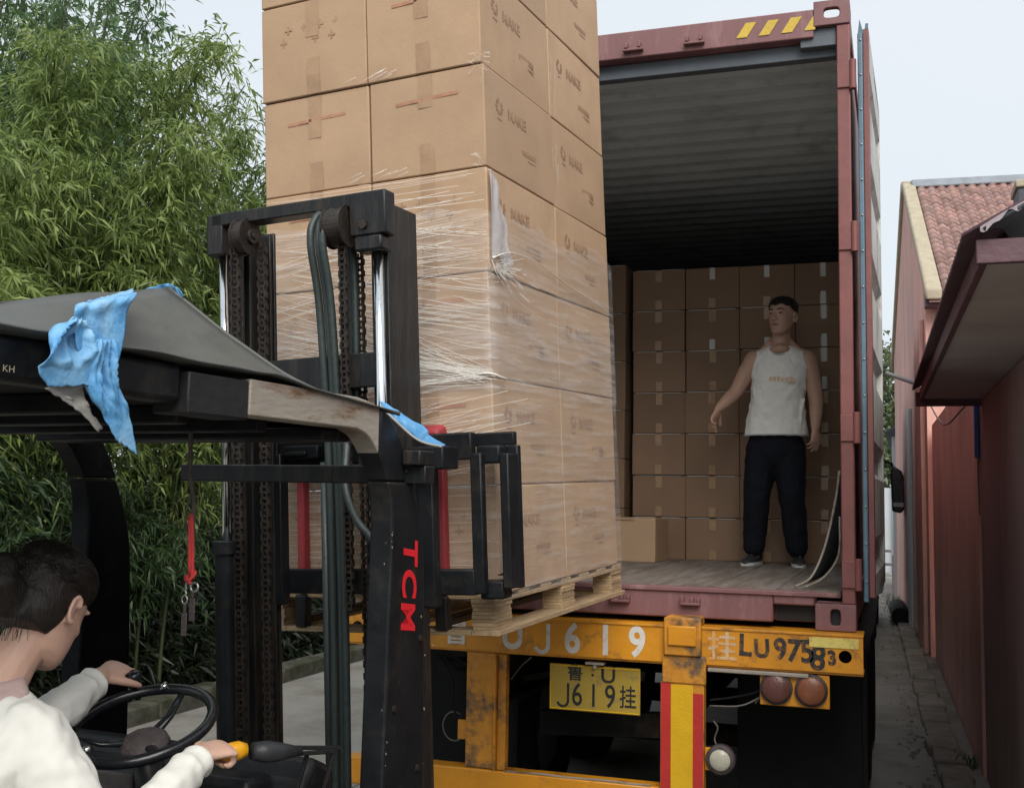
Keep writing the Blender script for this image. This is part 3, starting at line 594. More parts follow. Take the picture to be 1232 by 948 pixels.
# ================================================================== tiled house beyond
th_ = thing('tiled_house', 'salmon house with red clay tile roof and cream verge beyond the near eave', 'house', (2.5, 13, 0))
G0, G1 = Vector((.55, 9.75)), Vector((.16, 16.9)); gd = (G1-G0).normalized(); gn = Vector((math.cos(math.radians(4.5)), math.sin(math.radians(4.5))))   # gn points to +x
def gp(s, off, z): p = G0+gd*s+gn*off; return (p.x, p.y, z)
EV, RG, sR = 4.58, 6.90, 3.62
obj('gable_wall', MB().prism([gp(0, 0, 0), gp(7.1, 0, 0), gp(7.1, 0, EV), gp(sR, 0, RG-.05), gp(0, 0, EV)], (*(gn*.24), 0)), K['salmon'], th_)
obj('front_wall', MB().prism([gp(0, .24, 0), gp(0, 7, 0), gp(0, 7, EV), gp(0, .24, EV)], (*(gd*.24), 0)), K['salmon'], th_)
obj('pilaster', MB().prism([gp(.25, -.06, 0), gp(1.2, -.06, 0), gp(1.2, -.06, 4.25), gp(.25, -.06, 4.25)], (*(gn*.058), 0)), K['salmon'], th_, bevel=.01)
obj('pilaster', MB().prism([gp(2.7, -.05, 0), gp(3.3, -.05, 0), gp(3.3, -.05, 3.3), gp(2.7, -.05, 3.3)], (*(gn*.048), 0)), K['grey_w'], th_, bevel=.01)
obj('eave_fascia', MB().prism([gp(-.32, -.02, EV-.26), gp(-.30, -.02, EV-.02), gp(-.1, -.02, EV-.0), gp(-.1, -.02, EV-.26)], (*(gn*7), 0)), K['fascia'], th_, bevel=.01)
rs_, rz_ = Vector((-.38, EV-.12)), Vector((sR, RG))
sl_ = (rz_-rs_).length; sd_ = (rz_-rs_).normalized()
obj('roof_slope', MB().prism([gp(rs_.x, .02, rs_.y-.03), gp(rz_.x, .02, rz_.y-.03), gp(rz_.x, .02, rz_.y-.10), gp(rs_.x, .02, rs_.y-.10)], (*(gn*7), 0)).prism([gp(7.4, .02, EV-.12), gp(rz_.x, .02, rz_.y-.03), gp(rz_.x, .02, rz_.y-.10), gp(7.4, .02, EV-.19)], (*(gn*7), 0)), K['tile'], th_)
obj('verge', MB().prism([gp(rs_.x-.03, -.03, rs_.y-.08), gp(rz_.x, -.03, rz_.y-.05), gp(rz_.x, -.03, rz_.y+.09), gp(rs_.x-.03, -.03, rs_.y+.07)], (*(gn*.20), 0)), K['verge'], th_, bevel=.03)
obj('verge', MB().prism([gp(7.4, -.05, EV-.2), gp(rz_.x, -.05, rz_.y-.06), gp(rz_.x, -.05, rz_.y+.13), gp(7.4, -.05, EV)], (*(gn*.26), 0)), K['verge'], th_, bevel=.03)
obj('roof_ridge', MB().prism([gp(rz_.x-.16, .1, rz_.y-.03), gp(rz_.x-.08, .1, rz_.y+.12), gp(rz_.x+.08, .1, rz_.y+.12), gp(rz_.x+.16, .1, rz_.y-.03)], (*(gn*7), 0)), K['ridge'], th_, bevel=.03)
TW, TL = .15, .205; nrow = int(sl_/TL); tile0 = None
def tile_vf(ncol=1):
    vs = []; fs = []
    for c in range(ncol):
        b = len(vs); pr = [(0, 0), (.18, .028), (.42, .045), (.66, .028), (.84, -.004), (1.02, 0)]
        for yy, zz in ((0, .022), (1.12, 0)):
            vs += [(c*TW+x*TW, yy*TL, z+zz) for x, z in pr]
        vs += [(c*TW+x*TW, 0, z+.022-.022) for x, z in pr]
        n_ = len(pr); fs += [(b+i, b+i+1, b+n_+i+1, b+n_+i) for i in range(n_-1)]+[(b+2*n_+i, b+2*n_+i+1, b+i+1, b+i) for i in range(n_-1)]
    return vs, fs
tv, tf = tile_vf()
rotm = frame((0, 0, 0), (gn.x, gn.y, 0), (gd.x*sd_.x, gd.y*sd_.x, sd_.y))  # tile frame lies in the roof plane
NC = 13; kept = 0; stuff = MB()
for r_ in range(nrow+1):
    for c in range(46):
        s_ = rs_+sd_*(r_*TL); base = Vector(gp(s_.x, .19+c*TW, s_.y-.0)); jit = .008*noise.noise(Vector((r_*1.7, c*2.3, 0)))
        mt = Matrix.Translation(base+Vector((0, 0, jit))) @ rotm
        if c < NC and kept < 300:
            if tile0 is None:
                tile0 = q = obj('roof_tile', MB().add(tv, tf), K['tile'], th_, local=True, smooth=True)
            else: q = copy_part(tile0, th_)
            q.matrix_basis = wm(th_).inverted() @ mt; kept += 1
        else:
            stuff.m = mt; stuff.add(tv, tf)
stuff.m = None
obj('roof_tiles_far', stuff, K['tile'], th_, smooth=True, kind='stuff')
# pipe from the gable towards the container, white downpipe, neighbouring walls
pp = tag(obj('wall_pipe', MB().tube([gp(1.6, 0, 3.55), gp(1.5, -.42, 3.70)], .03, 10), K['pvc']), 'thin pale pipe sticking out of the gable wall towards the container', 'pipe')
fw = thing('far_annex', 'pale blue-white lean-to wall further down the lane', 'building', (.6, 20, 0))
obj('wall', MB().box(.10, .5, 17.2, 23, 0, 3.15), K['grey_w'], fw, bevel=.01); obj('wall', MB().box(.07, .5, 17.4, 22.8, 0, .9), K['salmon'], fw)
obj('roof', MB().prism([(.0, 17.0, 3.2), (.55, 17.0, 3.5), (.55, 17.0, 3.56), (.0, 17.0, 3.26)], (0, 6.2, 0)), K['felt'], fw)
gt = thing('far_gate', 'tan and white gate closing the far end of the lane', 'gate', (-.1, 26, 0))
for i in range(6): obj('gate_panel', MB().box(-1.35+.24*i, -1.35+.24*i+.215, 26.0, 26.04, .1, 2.3), K['verge'] if i % 2 == 0 else K['grey_w'], gt, bevel=.004)
for x in (-1.4, .12): obj('gate_post', MB().box(x-.06, x+.06, 25.9, 26.05, 0, 2.6), K['grey_w'], gt, bevel=.01)
br = thing('lane_barrier', 'low grey barrier rail standing in the lane far behind the container', 'barrier', (.05, 24.5, 0))
for x in (-.25, .12): obj('barrier_leg', MB().box(x-.02, x+.02, 24.4, 24.5, 0, .75), K['steel'], br)
obj('barrier_rail', MB().box(-.27, .14, 24.4, 24.44, .35, .42), K['steel'], br, bevel=.004); obj('barrier_rail', MB().box(-.27, .14, 24.4, 24.44, .68, .75), K['steel'], br, bevel=.004)
lg = tag(obj('drain_pipe', MB().tube([(.21, 13.3, .14), (.17, 15.0, .14)], .14, 20).tube([(.213, 13.29, .14), (.213, 13.295, .14)], .105, 20), K['rub'], smooth=False), 'short black pipe lying on the ground against the pink wall footing', 'pipe')
def tuft(nm, c, n_, h, m_, label, cat, spread=.12):
    mb = MB(); r_ = random.Random(int(h*100))
    for i in range(n_):
        a = r_.uniform(0, 2*PI); q = Vector(c)+Vector((r_.gauss(0, spread), r_.gauss(0, spread), 0)); t_ = q+Vector((math.cos(a)*h*.5, math.sin(a)*h*.5, h*r_.uniform(.5, 1))); s_ = Vector((-math.sin(a), math.cos(a), 0))*.008
        md_ = (q+t_)/2+Vector((0, 0, h*.15)); mb.add([q-s_, q+s_, md_+s_*.8, md_-s_*.8, t_], [(0, 1, 2, 3), (3, 2, 4)])
    return tag(obj(nm, mb, m_), label, cat)
tuft('grass_tuft', (.24, 15.6, 0), 160, .35, LEAF_F, 'green grass tuft at the foot of the pink wall behind the black pipe', 'grass tuft')
tuft('grass_tuft', (.62, 3.6, 0), 40, .12, LEAF_D, 'small weeds in the footing where the plum wall begins', 'weeds', .05)
# ================================================================== cartons
def carton_body(wx, wy, wz, seed, amp=.004, nx=6, ny=6, nz=5):
    """closed box with softly bulged and dented sides, origin at the base centre"""
    vs = {}; V = []; F = []
    def vid(i, j, k):
        if (i, j, k) not in vs:
            x, y, z = (i/nx-.5)*wx, (j/ny-.5)*wy, k/nz*wz
            b = Vector((x*5+seed, y*5, z*5)); e = lambda t: 1-(2*t-1)**4
            eu, ev, ew = e(i/nx), e(j/ny), e(k/nz)
            if i in (0, nx): x += (1 if i else -1)*amp*ev*ew*(.5+noise.noise(b*2)*1.5)
            if j in (0, ny): y += (1 if j else -1)*amp*eu*ew*(.5+noise.noise(b*2+Vector((9, 0, 0)))*1.5)
            if k in (0, nz): z += (0 if k else 0)
            vs[(i, j, k)] = len(V); V.append((x, y, z))
        return vs[(i, j, k)]
    for i in range(nx):
        for j in range(ny):
            F.append((vid(i, j, 0), vid(i, j+1, 0), vid(i+1, j+1, 0), vid(i+1, j, 0))); F.append((vid(i, j, nz), vid(i+1, j, nz), vid(i+1, j+1, nz), vid(i, j+1, nz)))
    for i in range(nx):
        for k in range(nz):
            F.append((vid(i, 0, k), vid(i+1, 0, k), vid(i+1, 0, k+1), vid(i, 0, k+1))); F.append((vid(i, ny, k), vid(i, ny, k+1), vid(i+1, ny, k+1), vid(i+1, ny, k)))
    for j in range(ny):
        for k in range(nz):
            F.append((vid(0, j, k), vid(0, j, k+1), vid(0, j+1, k+1), vid(0, j+1, k))); F.append((vid(nx, j, k), vid(nx, j+1, k), vid(nx, j+1, k+1), vid(nx, j, k+1)))
    return MB().add(V, F)
ORD = ['bottom', 'second', 'third', 'fourth', 'fifth', 'sixth', 'top']
MMAT = Matrix.Translation((-1.10, -1.62, 1.536)) @ Matrix.Rotation(-.077, 4, 'Z') @ Matrix.Rotation(.032, 4, 'X') @ Matrix.Rotation(-.04, 4, 'Y')
CX, CY, CZ = .463, .660, .37
from mathutils.bvhtree import BVHTree
def snapper(body, off=.0018):
    bv = BVHTree.FromPolygons(body.v, body.f)
    def sn(mb, axis):   # lay flat print on the bulged side: axis 'x' = +x side, 'y' = -y side
        out = []
        for p in mb.v:
            o_, d_ = ((p[0]+.2, p[1], p[2]), (-1, 0, 0)) if axis == 'x' else ((p[0], p[1]-.2, p[2]), (0, 1, 0)); h = bv.ray_cast(Vector(o_), Vector(d_))
            out.append(tuple(Vector(p) if h[0] is None else h[0]-Vector(d_)*off))
        mb.v = out; return mb
    return sn
def make_carton(v):
    wx, wy, wz = CX-.004, CY-.006, CZ-.0035
    t = thing('carton', 'x', 'carton', (0, 0, 0), group='cartons stacked on the raised pallet')
    cb_ = carton_body(wx, wy, wz, v*7.3, .0065); sn = snapper(cb_); b = obj('box', cb_, K['card'], t, bevel=.0045, local=True, seg=2)
    yf = -wy/2-.0045
    def strip(nm, x0, x1, z0, z1, m_, y=yf, face='f'):
        n = 6
        if face == 'f': fn = lambda u, v_: (x0+(x1-x0)*u, y-.0012*math.sin(v_*PI), z0+(z1-z0)*v_)
        else: fn = lambda u, v_: (wx/2+.0045+.001*math.sin(v_*PI), x0+(x1-x0)*u, z0+(z1-z0)*v_)
        return obj(nm, sn(MB().grid(fn, 3, 8), 'y'), m_, b, local=True)
    strip('tape', -.028, .028, wz-.125-.02*v, wz-.002, K['tape']); strip('tape', -.026, .030, .002, .11+.03*(v % 2), K['tape'])
    sx = wx/2+.0052
    fr = frame((sx, 0, 0), (0, 1, 0), (0, 0, 1)); fl = frame((0, yf-.001, 0), (1, 0, 0), (0, 0, 1))
    mk = text_mb('MAKE', .058, fr @ Matrix.Translation((-.045, .238, 0)), 1.15, bold=.0012); mk.m = None
    # round emblem: ring of short strokes, left of the word
    for a in range(10):
        c_, s_ = math.cos(a*PI/5), math.sin(a*PI/5); p = lambda r, o_: tuple(fr @ Vector((-.205+r*c_-o_*s_, .245+r*s_+o_*c_, 0)))
        if a != 2: mk.add([p(.014, -.004), p(.031, -.006), p(.031, .006), p(.014, .004)], [(0, 1, 2, 3)])
    mk.add([tuple(fr @ Vector(q)) for q in ((-.225, .196, 0), (-.185, .196, 0), (-.185, .202, 0), (-.225, .202, 0))], [(0, 1, 2, 3)])
    obj('printed_mark', sn(mk, 'x'), K['ink2'], b, local=True)
    sm = MB()
    for i in range(9): 
        x = .01+.016*i; sm.add([tuple(fr @ Vector(q)) for q in ((x, .125, 0), (x+.011, .125, 0), (x+.011, .146+.006*(i % 2), 0), (x, .146, 0))], [(0, 1, 2, 3)])
    [sm.add([tuple(fr @ Vector(q)) for q in ((x, .108, 0), (x+.019, .108, 0), (x+.019, .115, 0), (x, .115, 0))], [(0, 1, 2, 3)]) for x in (.06, .079, .098, .117, .136)]
    obj('printed_mark', sn(sm, 'x'), K['ink2'], b, local=True)
    if v % 2 == 0:
        mk = MB()
        for q_ in range(12): x = -.12+.021*q_; z = .262+.0008*q_; mk.add([tuple(fl @ Vector(q)) for q in ((x, z, 0), (x+.021, z+.0008, 0), (x+.021, z+.0128, 0), (x, z+.012, 0))], [(0, 1, 2, 3)])
        obj('printed_mark', sn(mk, 'y'), K['ink'], b, local=True)
    else:
        mk = MB()
        for i in range(4):
            for j in range(2):
                if j == 0 and i in (1,): continue
                x, z = -.14+.07*i+.02*j, .21+.05*j; mk.add([tuple(fl @ Vector(q)) for q in ((x, z, 0), (x+.03, z, 0), (x+.03, z+.008, 0), (x, z+.008, 0))], [(0, 1, 2, 3)]); mk.add([tuple(fl @ Vector(q)) for q in ((x+.011, z-.012, 0), (x+.017, z-.012, 0), (x+.017, z+.022, 0), (x+.011, z+.022, 0))], [(0, 1, 2, 3)])
        obj('printed_mark', sn(mk, 'y'), K['ink2'], b, local=True)
    return t
mat('faint_brown_ink', (.355, .215, .13), .7, var=.08, scale=30, bump=0); K['ink2'] = MATS['faint_brown_ink']
protos = [make_carton(v) for v in range(3)]
index_kids(None); rr = random.Random(5); used = set()
POS = {(0, 0): 'front left', (1, 0): 'front right', (1, 1): 'back right'}
for k in range(7):
    for (i, j), nm in POS.items():
        v = (k*2+i+j*2) % 3; mt = MMAT @ Matrix.Translation((-CX*(2-i)+CX/2+rr.uniform(-.003, .003), CY*j+CY/2+rr.uniform(-.003, .003), CZ*k)) @ Matrix.Rotation(rr.uniform(-.007, .007), 4, 'Z')
        if k >= 5: mt = mt @ Matrix.Translation((0, -.004*(k-4), 0))
        if v not in used: used.add(v); t = protos[v]; t.matrix_world = mt
        else: t = copy_tree(protos[v], None, mtx=mt)
        desc = 'under wrinkled film' if k in (2, 3) else 'resting on the pallet' if k == 0 else 'cut off by the photo top' if k == 6 else 'in the tall stack'
        t['label'] = f'{nm} carton of the {ORD[k]} layer on the pallet, {desc}'; t['category'] = 'carton'; t['group'] = 'cartons stacked on the raised pallet'
        t.name = 'carton'
# pallet
pt = thing('wooden_pallet', 'pale wooden pallet with laminated blocks carrying the wrapped carton stack on the forks', 'pallet', mtx=MMAT.copy())
def mbM(): return MB(MMAT)
for i, x in enumerate((-.93, -.50, -.085)):
    for j, y in enumerate((-.035, .60, 1.20)):
        for q in range(7):
            z = -.115+q*.0125
            obj('block_layer', mbM().box(x+rr.uniform(-.003, .003), x+.085+rr.uniform(-.003, .003), y+rr.uniform(-.003, .003), y+.135+rr.uniform(-.004, .004), z, z+.0115), K['wood_x'], pt)
for i in range(7): y = -.035+i*.2155; obj('deck_board', mbM().box(-.938, -.004, y, y+.10, -.0125, -.001), K['wood'], pt, bevel=.001, seg=1)
for x in (-.93, -.50, -.085): obj('stringer_board', mbM().box(x-.004, x+.0855, -.036, 1.338, -.0275, -.0135), K['wood_x'], pt, bevel=.001, seg=1)
for x in (-.935, -.505, -.09): obj('bottom_board', mbM().box(x, x+.105, -.04, 1.342, -.134, -.116), K['wood_x'], pt, bevel=.002, seg=1)
for y in (-.04, 1.245): obj('bottom_board', mbM().box(-.83, -.507, y, y+.095, -.134, -.116).box(-.399, -.092, y, y+.095, -.134, -.116), K['wood'], pt, bevel=.002, seg=1)
# stretch wrap
sw = thing('stretch_wrap', 'clear plastic stretch film wound round the middle of the carton stack with stringy white strands', 'plastic wrap', mtx=MMAT.copy())
rr = random.Random(21)
def film_fn(z0, z1, off, wav, seed):
    def fn(u, v):
        s_ = u*(.93+1.33); top = z1+wav*noise.noise(Vector((s_*2.2, seed, 0)))+wav*.35*noise.noise(Vector((s_*9, seed+5, 0)))
        z = z0+(top-z0)*v; o_ = off+.003*noise.noise(Vector((s_*6, z*7, seed)))
        if s_ < .93: return (-.93+s_, -o_, z)
        return (o_, s_-.93, z)
    return fn
obj('film', mbM().grid(film_fn(-.02, 1.00, .010, .05, 2), 90, 26), FILM, sw, smooth=True)
obj('film', mbM().grid(film_fn(.70, 1.33, .014, .10, 7), 90, 22), FILM, sw, smooth=True)
st = mbM()
def strand(a, b, sag=.0, w_=.0012, face='f', off=.017):
    n = 7; pts = []
    for i in range(n):
        t = i/(n-1); p = Vector(a).lerp(Vector(b), t); p.z -= sag*math.sin(t*PI); pts.append(p)
    for i in range(n-1):
        ww = w_*.72*(.6+.4*math.sin(PI*(i+.5)/n)); p, q = pts[i], pts[i+1]
        st.add([(p.x, p.y, p.z-ww), (q.x, q.y, q.z-ww), (q.x, q.y, q.z+ww), (p.x, p.y, p.z+ww)], [(0, 1, 2, 3)])
Y = -.018
for i in range(34):          # level strands high on the near face
    z = rr.uniform(1.13, 1.46); a = rr.uniform(-.93, -.45); strand((a, Y, z+rr.uniform(-.03, .04)), (rr.uniform(-.14, .005), Y, z+rr.uniform(-.01, .01)), rr.uniform(0, .012), rr.uniform(.0004, .0014))
for i in range(80):          # strands falling to the right
    z = rr.uniform(.80, 1.32); L_ = rr.uniform(.25, .7); x = rr.uniform(-.93, -.1); x2 = min(.004, x+L_); strand((x, Y, z), (x2, Y, z-.20*(x2-x)+rr.uniform(-.02, .02)), rr.uniform(-.004, .01), rr.uniform(.0004, .0015))
for i in range(60):          # bundle drawn to the corner
    z = rr.gauss(.80, .10); strand((-.93+rr.random()*.5, Y, z+.09), (rr.uniform(-.05, .03), Y-.003, .745+rr.gauss(0, .012)), rr.uniform(-.01, .01), rr.uniform(.0005, .0018))
for i in range(40):          # rising strands low down
    z = rr.uniform(.42, .72); x = rr.uniform(-.6, -.2); strand((x, Y, z-.05), (x+rr.uniform(.15, .4), Y, z), 0, rr.uniform(.0005, .0014))
for i in range(34):
    z = .02+i*.021+rr.uniform(-.006, .006); strand((-.93, Y, z), (rr.uniform(-.3, 0), Y, z+rr.uniform(-.01, .01)), 0, rr.uniform(.0005, .0012))
for i in range(22):
    z = rr.uniform(.75, 1.2); strand((-.93, Y, z), (-.4+rr.random()*.3, Y, z+.12), 0, rr.uniform(.0005, .0011))
obj('strands', st, K['strand'], sw, kind='stuff')
# rolled film rim and crumples on the right-hand face
rim = mbM()
rim.tube(smoothpath([(.016, .0, 1.17), (.022, .08, 1.20), (.018, .20, 1.225), (.022, .42, 1.225), (.017, .75, 1.19), (.02, 1.05, 1.14), (.016, 1.325, 1.095)], 8), [.006]*48+[.005], 6) if False else None
pp_ = smoothpath([(.016, .0, 1.15), (.024, .07, 1.175), (.020, .20, 1.20), (.022, .42, 1.20), (.017, .75, 1.165), (.02, 1.05, 1.14), (.016, 1.325, 1.105)], 8)
rim.tube(pp_, [.0018+.0016*noise.noise(Vector((i*.4, 0, 0)))+.003*math.exp(-i/5) for i in range(len(pp_))], 6)
pp_ = smoothpath([(.012, .0, 1.145), (.024, .02, 1.09), (.022, .12, 1.05), (.026, .30, 1.0), (.02, .5, .985)], 8)
rim.tube(pp_, [.0014+.0014*noise.noise(Vector((i*.5, 7, 0))) for i in range(len(pp_))], 6)
pp_ = smoothpath([(-.05, -.02, .75), (.006, -.022, .748), (.022, .02, .738), (.018, .09, .735)], 8)
rim.tube(pp_, [.002+.003*math.sin(i/len(pp_)*PI) for i in range(len(pp_))], 6)
obj('film_rim', rim, K['strand'], sw, smooth=True)
wr = mbM()
for i in range(120):
    a = rr.gauss(.02, .38); y = abs(rr.gauss(0, .10)); z = 1.12+y*math.tan(a)*.6+rr.gauss(0, .006); l = rr.uniform(.02, .10)
    d = Vector((0, math.cos(a)*l, math.sin(a)*l*.6)); n_ = Vector((0, -d.z, d.y)).normalized()*rr.uniform(.0003, .0014); p = Vector((.022, y, z)); wr.add([p-n_, p+d-n_, p+d+n_, p+n_], [(0, 1, 2, 3)])
for x, z in [(rr.uniform(-.02, .004), CZ*q+rr.uniform(-.05, .05)) for q in (3, 4, 5, 5, 6) for _ in range(9)]:
    a = rr.uniform(0, 6.28); d = Vector((math.cos(a)*.04, 0, math.sin(a)*.04)); wr.add([(x, -.012, z), (x+d.x, -.012, z+d.z), (x+d.x, -.012, z+d.z+.0018)], [(0, 1, 2)])
for q in (4, 5):
    for i in range(7): y = rr.uniform(.62, .70); z = CZ*q+rr.uniform(.0, .15); wr.add([(.012, y, z), (.012, y+.004, z+.11), (.012, y+.006, z+.11)], [(0, 1, 2)])
    for i in range(9): x = -.463+rr.uniform(-.12, .12); z = CZ*q+rr.uniform(.0, .03); wr.add([(x, -.011, z), (x+.06, -.011, z+.014), (x+.06, -.011, z+.016)], [(0, 1, 2)])
obj('film_creases', wr, K['strand'], sw, kind='stuff')
obj('film_glare_patch', mbM().grid(lambda u, v: (.012+.002*math.sin(v*9+u*5), .006+(.02+.15*u**.6+.015*math.sin(u*14))*v, 1.46-.31*u+.02*math.sin(v*7)*u), 14, 10), mat('film_glare', (.62, .58, .58), .25, var=.05, bump=.1, alpha=.72), sw)  # milky sheet painting the glare of the film near the corner

# cartons already inside the container
WX, WY, WZ = .374, .42, .290
def make_wall_carton(v, sx=WX, sz=WZ, sy=WY):
    t = thing('carton', 'x', 'carton', (0, 0, 0), group='cartons stacked inside the container')
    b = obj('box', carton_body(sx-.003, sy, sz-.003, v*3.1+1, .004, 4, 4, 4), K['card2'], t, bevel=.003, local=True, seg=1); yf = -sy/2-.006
    def strip(x0, x1, z0, z1, m_, nm='tape', y=yf): return obj(nm, MB().grid(lambda u, w_: (x0+(x1-x0)*u, y, z0+(z1-z0)*w_), 1, 3), m_, b, local=True)
    strip(-.022, .024, sz-.09, sz-.004, K['tape']); strip(-.022, .024, .004, .07, K['tape'])
    if v == 1: strip(-.014, .02, sz-.085, sz-.004, K['white_tape'], y=yf-.002)
    if v == 2: strip(-.018, .018, .004, .075, K['white_tape'], y=yf-.002)
    if v == 3:
        strip(-.014, .018, sz-.1, sz-.004, K['white_tape'], y=yf-.002); strip(-.014, .018, .004, .09, K['white_tape'], y=yf-.002)
    if v in (0, 2): strip(-sx/2+.02, sx/2-.03, sz-.008, sz-.004, K['white_tape'], 'taped_edge')
    return t
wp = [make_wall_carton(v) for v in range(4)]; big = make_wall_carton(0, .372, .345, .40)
index_kids(None); used = set()
COLN = ['first', 'second', 'third', 'fourth', 'fifth']; ROWN = ['floor', 'second', 'third', 'fourth', 'fifth', 'sixth', 'top']
xs0 = -1.585
for c in range(4):
    for r_ in range(7):
        x = xs0+WX*(c+.5); v = 0
        if r_ == 5 and c in (1, 2, 3): v = 2 if c != 3 else 3
        elif r_ == 6 and c in (0, 1, 2, 3): v = 3 if c == 3 else 1 if c else 0
        elif r_ == 4 and c == 3: v = 3
        elif (c*3+r_*5) % 7 == 0: v = 2 if r_ > 2 else 0
        loc = (x+rr.uniform(-.004, .004), 2.52+WY/2+rr.uniform(-.014, .014), FZ+WZ*r_+.001)
        if v not in used: used.add(v); t = wp[v]; t.location = loc
        else: t = copy_tree(wp[v], loc)
        t.rotation_euler = (0, 0, rr.uniform(-.008, .008)); t.name = 'carton'
        near = ' behind the standing man' if c >= 2 and r_ < 6 else ''
        t['label'] = f'container carton in the {ROWN[r_]} row, {COLN[c]} full column from the left{near}'; t['category'] = 'carton'; t['group'] = 'cartons stacked inside the container'
uz = 0
for c in range(2):
    for r_ in range(6):
        loc = (-1.625-.374*(c+.5), 2.46+.2+rr.uniform(-.012, .012), FZ+.345*r_+.001)
        if not uz: t = big; t.location = loc; uz = 1
        else: t = copy_tree(big, loc)
        t.name = 'carton'; t['category'] = 'carton'; t['group'] = 'cartons stacked inside the container'
        t['label'] = f'larger container carton, {["floor","second","third","fourth","fifth","top"][r_]} row, {"showing beside" if c == 0 else "mostly hidden behind"} the pallet stack'
t = thing('loose_carton', 'single brown carton on the container floor in front of the carton wall', 'carton', (-1.585, 2.20, FZ+.001), -.05)
obj('box', carton_body(.56, .34, .285, 4, .004), K['card'], t, bevel=.004, local=True); obj('side_tape', MB().box(-.12, .14, -.178, -.1765, .270, .279), K['tape'], t, local=True)
rs2 = thing('bent_rubber_sheet', 'dark curved strip of torn rubber leaning on the right wall at the container opening', 'rubber strip', (-.2, .25, FZ))
pts = smoothpath([(-.085, .42, 2.02), (-.10, .41, 1.90), (-.135, .36, 1.72), (-.17, .32, 1.60), (-.215, .26, 1.51), (-.275, .18, 1.475)], 6)
mb = MB(); N_ = len(pts)
mb.add([p for q in pts for p in (tuple(q), (q.x+.09*(1-.4*abs(q.z-1.75)/.3), q.y+.10, q.z+.02))], [(2*i, 2*i+1, 2*i+3, 2*i+2) for i in range(N_-1)])
obj('rubber_strip', mb, K['rub'], rs2, smooth=True, solid=.008); obj('worn_edge', MB().tube(pts, .006, 6), K['bare'], rs2, smooth=True)
obj('edge_cord', MB().tube(smoothpath([(-.085, .40, 1.80), (-.09, .36, 1.62), (-.15, .26, 1.52), (-.23, .17, 1.475)], 6), .005, 6), K['bare'], rs2, smooth=True)
# ================================================================== forklift
FM = Matrix.Translation((-1.10, -1.62, 0)) @ Matrix.Rotation(math.radians(-4.4), 4, 'Z')
fk = thing('forklift', 'black forklift with tall mast and red lettering on its overhead guard', 'forklift', mtx=FM @ Matrix.Translation((-.48, -1.6, 0)))
def fb_(): return MB(FM)
I_, MS = K['iron'], K['mast']
# mast channels (tilted with the load)
def chan(x, s_, y0, y1, z0, z1, w_, t_=.014):
    mb = mbM(); mb.box(min(x, x-s_*t_), max(x, x-s_*t_), y0, y1, z0, z1)
    mb.box(min(x-s_*t_, x-s_*w_), max(x-s_*t_, x-s_*w_), y0, y0+t_, z0, z1); mb.box(min(x-s_*t_, x-s_*w_), max(x-s_*t_, x-s_*w_), y1-t_, y1, z0, z1); return mb
for x, s_ in ((-.80, -1), (-.172, 1)):
    obj('mast_channel', chan(x, s_, -.40, -.20, -1.40, 1.285, .062), MS, fk, bevel=.003)
    obj('inner_channel', chan(x-s_*.018, s_, -.365, -.235, -1.3, 1.27, .05, .012), MS, fk, bevel=.002)
    obj('outer_channel', chan(x+s_*.02, s_, -.375, -.215, -1.45, -.02, .018, .016), MS, fk, bevel=.003)
obj('top_crossbar', mbM().box(-.805, -.255, -.475, -.405, 1.262, 1.305), MS, fk, bevel=.004)
obj('top_plate', mbM().box(-.825, -.76, -.475, -.405, 1.165, 1.304), MS, fk, bevel=.006)
blk = obj('top_block', mbM().box(-.268, -.135, -.475, -.41, 1.165, 1.306), MS, fk, bevel=.006); obj('block_foot', mbM().box(-.250, -.150, -.478, -.405, 1.115, 1.164), MS, blk, bevel=.008)
obj('block_bolt', mbM().cyl((-.215, -.485, 1.20), (-.215, -.475, 1.20), .016, 6), K['greasy'], blk)
for z0, z1 in ((.69, .80),): obj('mast_crossbar', mbM().box(-.79, -.18, -.435, -.41, z0, z1), MS, fk, bevel=.004)
for x in (-.777, -.182):
    obj('lift_rod', mbM().cyl((x, -.445, .0), (x, -.445, 1.17), .0165, 18), K['chrome'], fk, smooth=True)
    obj('lift_cylinder', mbM().cyl((x, -.45, -1.35), (x, -.45, .20), .038, 20).cyl((x, -.45, .17), (x, -.45, .215), .046, 20), I_, fk, bevel=.003)
obj('small_label', mbM().box(-.20, -.187, -.495, -.490, .10, .16), K['steel'], fk, bevel=.001)
# pulleys, chains, hoses
def wheel_x(nm, x0, x1, y, z, r, m_, n=28, rim=.006):
    return obj(nm, mbM().tube([(x0, y, z), (x0+.004, y, z), (x0+.006, y, z), (x1-.006, y, z), (x1-.004, y, z), (x1, y, z)], [r, r, r-rim, r-rim, r, r], n), m_, fk, bevel=0)
wheel_x('pulley', -.70, -.655, -.46, 1.215, .062, K['greasy']); wheel_x('pulley', -.345, -.275, -.46, 1.205, .068, K['greasy'])
obj('pulley_hub', mbM().cyl((-.655, -.46, 1.215), (-.643, -.46, 1.215), .026, 16).cyl((-.643, -.46, 1.215), (-.636, -.46, 1.215), .012, 8), MS, fk, bevel=.002)
def chain(x, y, z0, z1, w_=.026):
    mb = mbM(); p = .019; n = int((z1-z0)/p)
    for i in range(n):
        z = z0+i*p; s_ = w_/2 if i % 2 else w_/2*.72
        mb.box(x-s_, x-s_*.55, y-.008, y+.008, z-.001, z+p*.96); mb.box(x+s_*.55, x+s_, y-.008, y+.008, z-.001, z+p*.96); mb.box(x-s_*1.1, x+s_*1.1, y-.0045, y+.0045, z-.004, z+.004)
    return obj('lift_chain', mb, K['greasy'], fk, kind='stuff')
